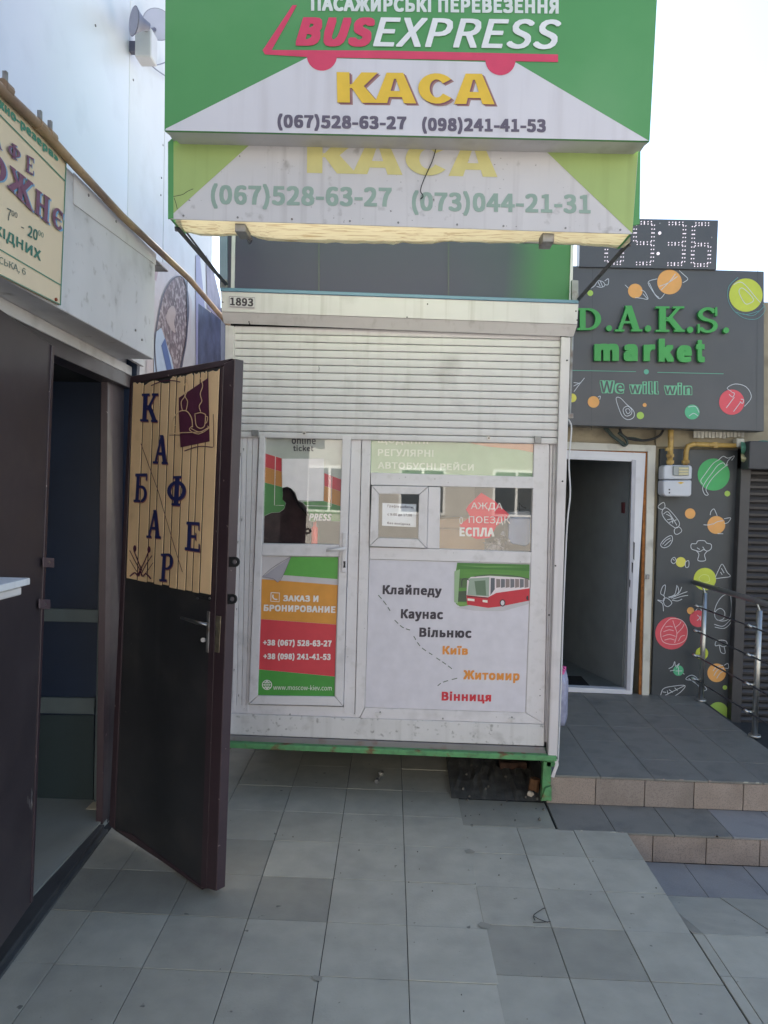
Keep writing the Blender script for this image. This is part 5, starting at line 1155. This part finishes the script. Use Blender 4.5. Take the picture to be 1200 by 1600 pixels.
for (x, y) in ((1047, 722), (1071, 722), (1045, 702), (1047, 712)): MB().tube([W(x, y - 2.5, g3), W(x, y + 2.5, g3)], .030, 6).build('pipe_nut', pipey, gm)
MB().tube([W(1117, 691, g3), W(1117, 700, g3)], .024, 8).build('pipe_nut', pipey, gm)
MB().px([(1151, 685), (1163, 685), (1165, 698), (1152, 699)], g3, .08, .03).build('pipe_joint', trimc, gm, bev=.006)
vn = thing('vent_slats', W(1124, 684, fp), 'row of short white vertical slats under the right end of the shop sign', 'vent')
x = 1084.0; k = 0
while x < 1163:
    h = random.uniform(-1, 1); hh = 684 if x < 1130 else 682.5
    MB().px([(x, 672), (x + 5.0, 672), (x + 4.8, hh + h), (x + .2, hh + h)], PY(DY - .05), .012, random.uniform(0, .01)).build('slat', trimc, vn, bev=.001); x += 5.7
MB().px([(1083, 668), (1165, 669), (1165, 674), (1083, 673)], PY(DY - .04), .03, 0).build('vent_rail', trimc, vn)
# cables
cbm = rubber
cbt = thing('hanging_cables', W(960, 690, fp), 'dark green and black cables drooping below the shop sign', 'cable')
for P, r in ((((944, 668), (955, 680), (968, 690), (975, 696), (980, 692), (976, 684), (966, 676)), .011), (((948, 668), (960, 682), (976, 693)), .009), (((968, 668), (972, 679), (985, 686), (1010, 688), (1030, 681), (1037, 670)), .010), (((975, 684), (990, 684), (1005, 688)), .006)):
    MB().tube([W(*p, PY(DY - .06)) for p in spline(list(P))], r, 8).build('cable', mat('green_black_cable', (.03, .05, .045), .5) if r != .010 else rubber, cbt, smooth=True)
wc = MB().tube([W(*p, PY(KY + .01), .0) for p in spline([(888, 655), (893, 670), (889, 720), (891, 770), (887, 810), (884, 860), (880, 960), (877, 1060), (874, 1140), (872, 1188)])], .0045, 8).build('white_cable', cwhite, smooth=True)
tag(wc, 'slack white cable hanging down the right edge of the kiosk', 'cable')
# tarpaulin over a box at the right edge
tpn = thing('tarp_bundle', W(1178, 720, PY(DY - .1)), 'green translucent plastic sheet wrapped round a unit above the right shutter', 'tarpaulin')
tpm = mat('green_plastic_sheet', c(96, 150, 128, .8), .25, var=.25, scale=8, bump=.8, bscale=12)
tpl = mat('cream_plastic_sheet', c(196, 190, 150, .8), .3, var=.2, scale=8, bump=.8, bscale=12)
def sheet(x0, x1, y0, y1, m_, nm, ph):
    mb = MB(); NX, NY = 12, 8
    for j in range(NY + 1):
        for i in range(NX + 1):
            u, v = i / NX, j / NY
            mb.v.append(W(x0 + (x1 - x0) * u, y0(u) + (y1(u) - y0(u)) * v, PY(DY - .12), .05 * math.sin(3.1 * v) + .016 * math.sin(u * 19 + ph + v * 4) + random.uniform(-.004, .004)))
    for j in range(NY):
        for i in range(NX):
            k = j * (NX + 1) + i; mb.f.append([k, k + NX + 1, k + NX + 2, k + 1])
    mb.build(nm, m_, tpn, smooth=True)
sheet(1158, 1225, lambda u: 690 + 2 * math.sin(u * 9), lambda u: 712 + 5 * u, tpm, 'sheet', 0)
sheet(1158, 1225, lambda u: 708 + 5 * u, lambda u: 721 + 2 * math.sin(u * 14), tpl, 'sheet_hem', 2)
# brown roller shutter on the far right
rs_ = thing('brown_shutter', W(1180, 1140, fp), 'dark brown roller shutter at the right edge behind the railing', 'shutter')
xl = W(1153, 900, fp).x
MB().box(xl - .02, 3.9, DY - .055, DY - .02, LOW, 2.05).build('shutter_core', darkgap, rs_)
z = LOW + .02
while z < 2.0:
    MB().poly_prism([Vector((0, DY - .055, z)), Vector((0, DY - .075, z + .012)), Vector((0, DY - .078, z + .03)), Vector((0, DY - .06, z + .050)), Vector((0, DY - .055, z + .052))], Vector((1, 0, 0)), -.62 * 1.0).build('slat', rollm, rs_)
    o = bpy.data.objects[-1] if False else None
    z += .056
for ch in rs_.children:
    if ch.name.startswith('slat'): ch.location.x += xl + .03
MB().box(xl - .05, xl + .03, DY - .09, DY - .013, LOW, 2.2).build('guide_post', mat('dark_guide', (.055, .052, .055), .45), rs_, bev=.003)
MB().box(xl - .05, 3.9, DY - .22, DY - .013, 2.04, 2.26).build('shutter_box', mat('dark_box', (.05, .05, .055), .5), rs_, bev=.006)

# railing
rl = thing('steel_railing', (2.44, 5.5, .169), 'stainless steel railing with round handrail along the right side of the steps', 'railing')
posts = [(2.40, 5.86), (2.43, 5.02), (2.46, 4.25)]
tops = []
for k, (x, y) in enumerate(posts):
    MB().tube([(x, y, .169), (x, y, 1.045)], .019, 12).build('post', steel, rl, smooth=True)
    MB().tube([(x, y, .169), (x, y, .185)], .04, 14).build('post_flange', steel, rl, smooth=True)
    MB().tube([(x, y, 1.04), (x - .02, y, 1.09)], .007, 8).build('rail_bracket', steel, rl)
    for z in (.93, .73, .53, .34):
        MB().tube([(x - .075, y + .0, z + .015), (x - .055, y, z), (x - .015, y, z)], [.010, .014, .012], 8).build('bar_clip', steel, rl, smooth=True)
MB().tube([(2.345, 5.95, 1.115), (2.39, 5.02, 1.115), (2.41, 3.9, 1.115)], .021, 12).build('handrail', mat('brushed_rail', (.30, .30, .32), .38, .9), rl, smooth=True)
drk = mat('dark_bar', (.10, .10, .12), .4, .8)
for z in (.93, .73, .53, .34):
    MB().tube([(2.35, 5.9, z), (2.38, 5.02, z), (2.40, 3.95, z)], .006, 6).build('cross_bar', drk, rl)

# wrapped bottles beside the kiosk
wbp = thing('bottle_pack', W(882, 1132, PY(4.75)), 'shrink-wrapped pack of bottles standing by the right side of the kiosk', 'bottles')
film = mat('shrink_film', c(176, 176, 200, .8), .15, var=.25, scale=18, bump=.7, bscale=25); pinkc = mat('pink_cap', c(214, 90, 150), .4)
for k in range(3):
    p0 = W(877 + 5 * k, 1132, PY(4.66 + .09 * k)); p0.z = .169 if p0.z < .3 else p0.z
    zb = W(880, 1132, PY(4.66)).z; zt2 = W(880, 1048, PY(4.66)).z; h = zt2 - zb
    b0 = Vector((W(876 + 4.5 * k, 1132, PY(4.66)).x, 4.66 + .06 * k, zb))
    MB().tube([b0, b0 + Vector((0, 0, h * .1)), b0 + Vector((0, 0, h * .45)), b0 + Vector((0, 0, h * .55)), b0 + Vector((0, 0, h * .75)), b0 + Vector((0, 0, h * .95))], [.030, .033, .031, .034, .030, .012], 12).build('bottle', film, wbp, smooth=True)
    MB().tube([b0 + Vector((0, 0, h * .94)), b0 + Vector((0, 0, h))], .014, 10).build('bottle_cap', pinkc, wbp)

# ================================================================== SMALL THINGS ON THE GROUND
bt = thing('chrome_bolt', W(590, 1214, PZ(0)), 'small chrome fitting lying on the pavement in front of the kiosk', 'bolt')
p = W(589, 1220, PZ(.012)); q = W(596, 1207, PZ(.012))
MB().tube([p, p + (q - p) * .8], .008, 10).build('shank', steel, bt, smooth=True); MB().tube([p + (q - p) * .8, q], .016, 12).build('head', steel, bt); MB().tube([p - (q - p) * .1, p + (q - p) * .12], .013, 6).build('nut', dullsteel, bt)
wk = MB(); p = W(833, 1238, PZ(0)); wk.tube([p, p + Vector((.01, .0, .085))], [.032, .03], 9).build('wood_block', wood, origin=p); tag(bpy.data.objects['wood_block'], 'short round wood stub by the green kiosk leg', 'wood')
p = W(829, 1245, PZ(0)); MB().tube([p + Vector((-.008, 0, .018)), p + Vector((.008, -.018, .02))], [.018, .014], 12).build('paper_cup', ink(220, 210, 195)); tag(bpy.data.objects['paper_cup'], 'small crumpled pale cup lying by the green kiosk leg', 'cup')
for k, (x, y, w_, h_) in enumerate(((797, 1205, .07, .10), (815, 1204, .035, .11))):
    p = W(x, y, PY(4.7)); MB().box(p.x - w_, p.x + w_ * .9, 4.68, 4.78, 0.004, p.z + .06).build('brick_stub' if k == 0 else 'timber_offcut', mat('brick_red' if k == 0 else 'old_timber', c(96, 70, 58, .6), .9, var=.3, scale=20, bump=1, bscale=40), bev=.006)
tag(bpy.data.objects['brick_stub'], 'rusty brown brick block supporting the kiosk floor in the shadow', 'brick'); tag(bpy.data.objects['timber_offcut'], 'narrow brown timber offcut beside the brick block under the kiosk', 'wood')
db = MB(); rn = random.Random(5)
for k in range(34):
    x = rn.uniform(.36, .84); y = rn.uniform(3.95, 4.75); r = rn.uniform(.003, .011)
    db.tube([(x, y, .002 + .01 * (y > 4.2)), (x + r * .6, y + r * .4, .004 + r + .01 * (y > 4.2))], [r, r * .5], 5)
for k in range(40):
    x = rn.uniform(-1.1, 2.2); y = rn.uniform(2.0, 4.0); r = rn.uniform(.0015, .004)
    if x > 1.2: continue
    db.tube([(x, y, .001), (x + r * .6, y + r * .4, .002 + r)], [r, r * .5], 5)
db.build('litter_crumbs', mat('crumbs', (.11, .10, .085), .9, var=.5, scale=60), kind='stuff')
tw = MB()
for P in (((836, 1438), (834, 1430), (848, 1420), (852, 1419)), ((834, 1431), (842, 1436), (856, 1441)), ((833, 1441), (846, 1441), (860, 1440))):
    tw.tube([W(*p, PZ(.006)) for p in spline(list(P))], .0018, 5)
tw.build('dry_twig', mat('twig', (.06, .06, .055), .9)); tag(bpy.data.objects['dry_twig'], 'thin dry twig lying on the pavement tiles right of centre', 'twig')

# ================================================================== OPPOSITE SIDE OF THE STREET (seen mirrored in the kiosk glass)
ap = thing('apartment_building', (0, -15, LOW), 'pale block of flats across the street, mirrored in the kiosk windows', 'building')
MB().box(-14, 14, -24, -15, LOW, 9.5).build('wall', mat('pale_render', (.40, .38, .35), .85, var=.05, scale=2), ap)
wg = mat('far_window', (.05, .06, .07), .1); wfm = mat('far_window_frame', (.7, .7, .68), .5)
w0 = None
for fl in range(3):
    for i in range(9):
        x = -12.3 + i * 3.0; z = 1.0 + fl * 2.9
        a = MB().box(x, x + 1.5, -15, -14.95, z, z + 1.5).build('window', wfm, ap)
        MB().box(x + .08, x + .72, -14.95, -14.94, z + .08, z + 1.42).build('pane', wg, a); MB().box(x + .8, x + 1.42, -14.95, -14.94, z + .08, z + 1.42).build('pane', wg, a)
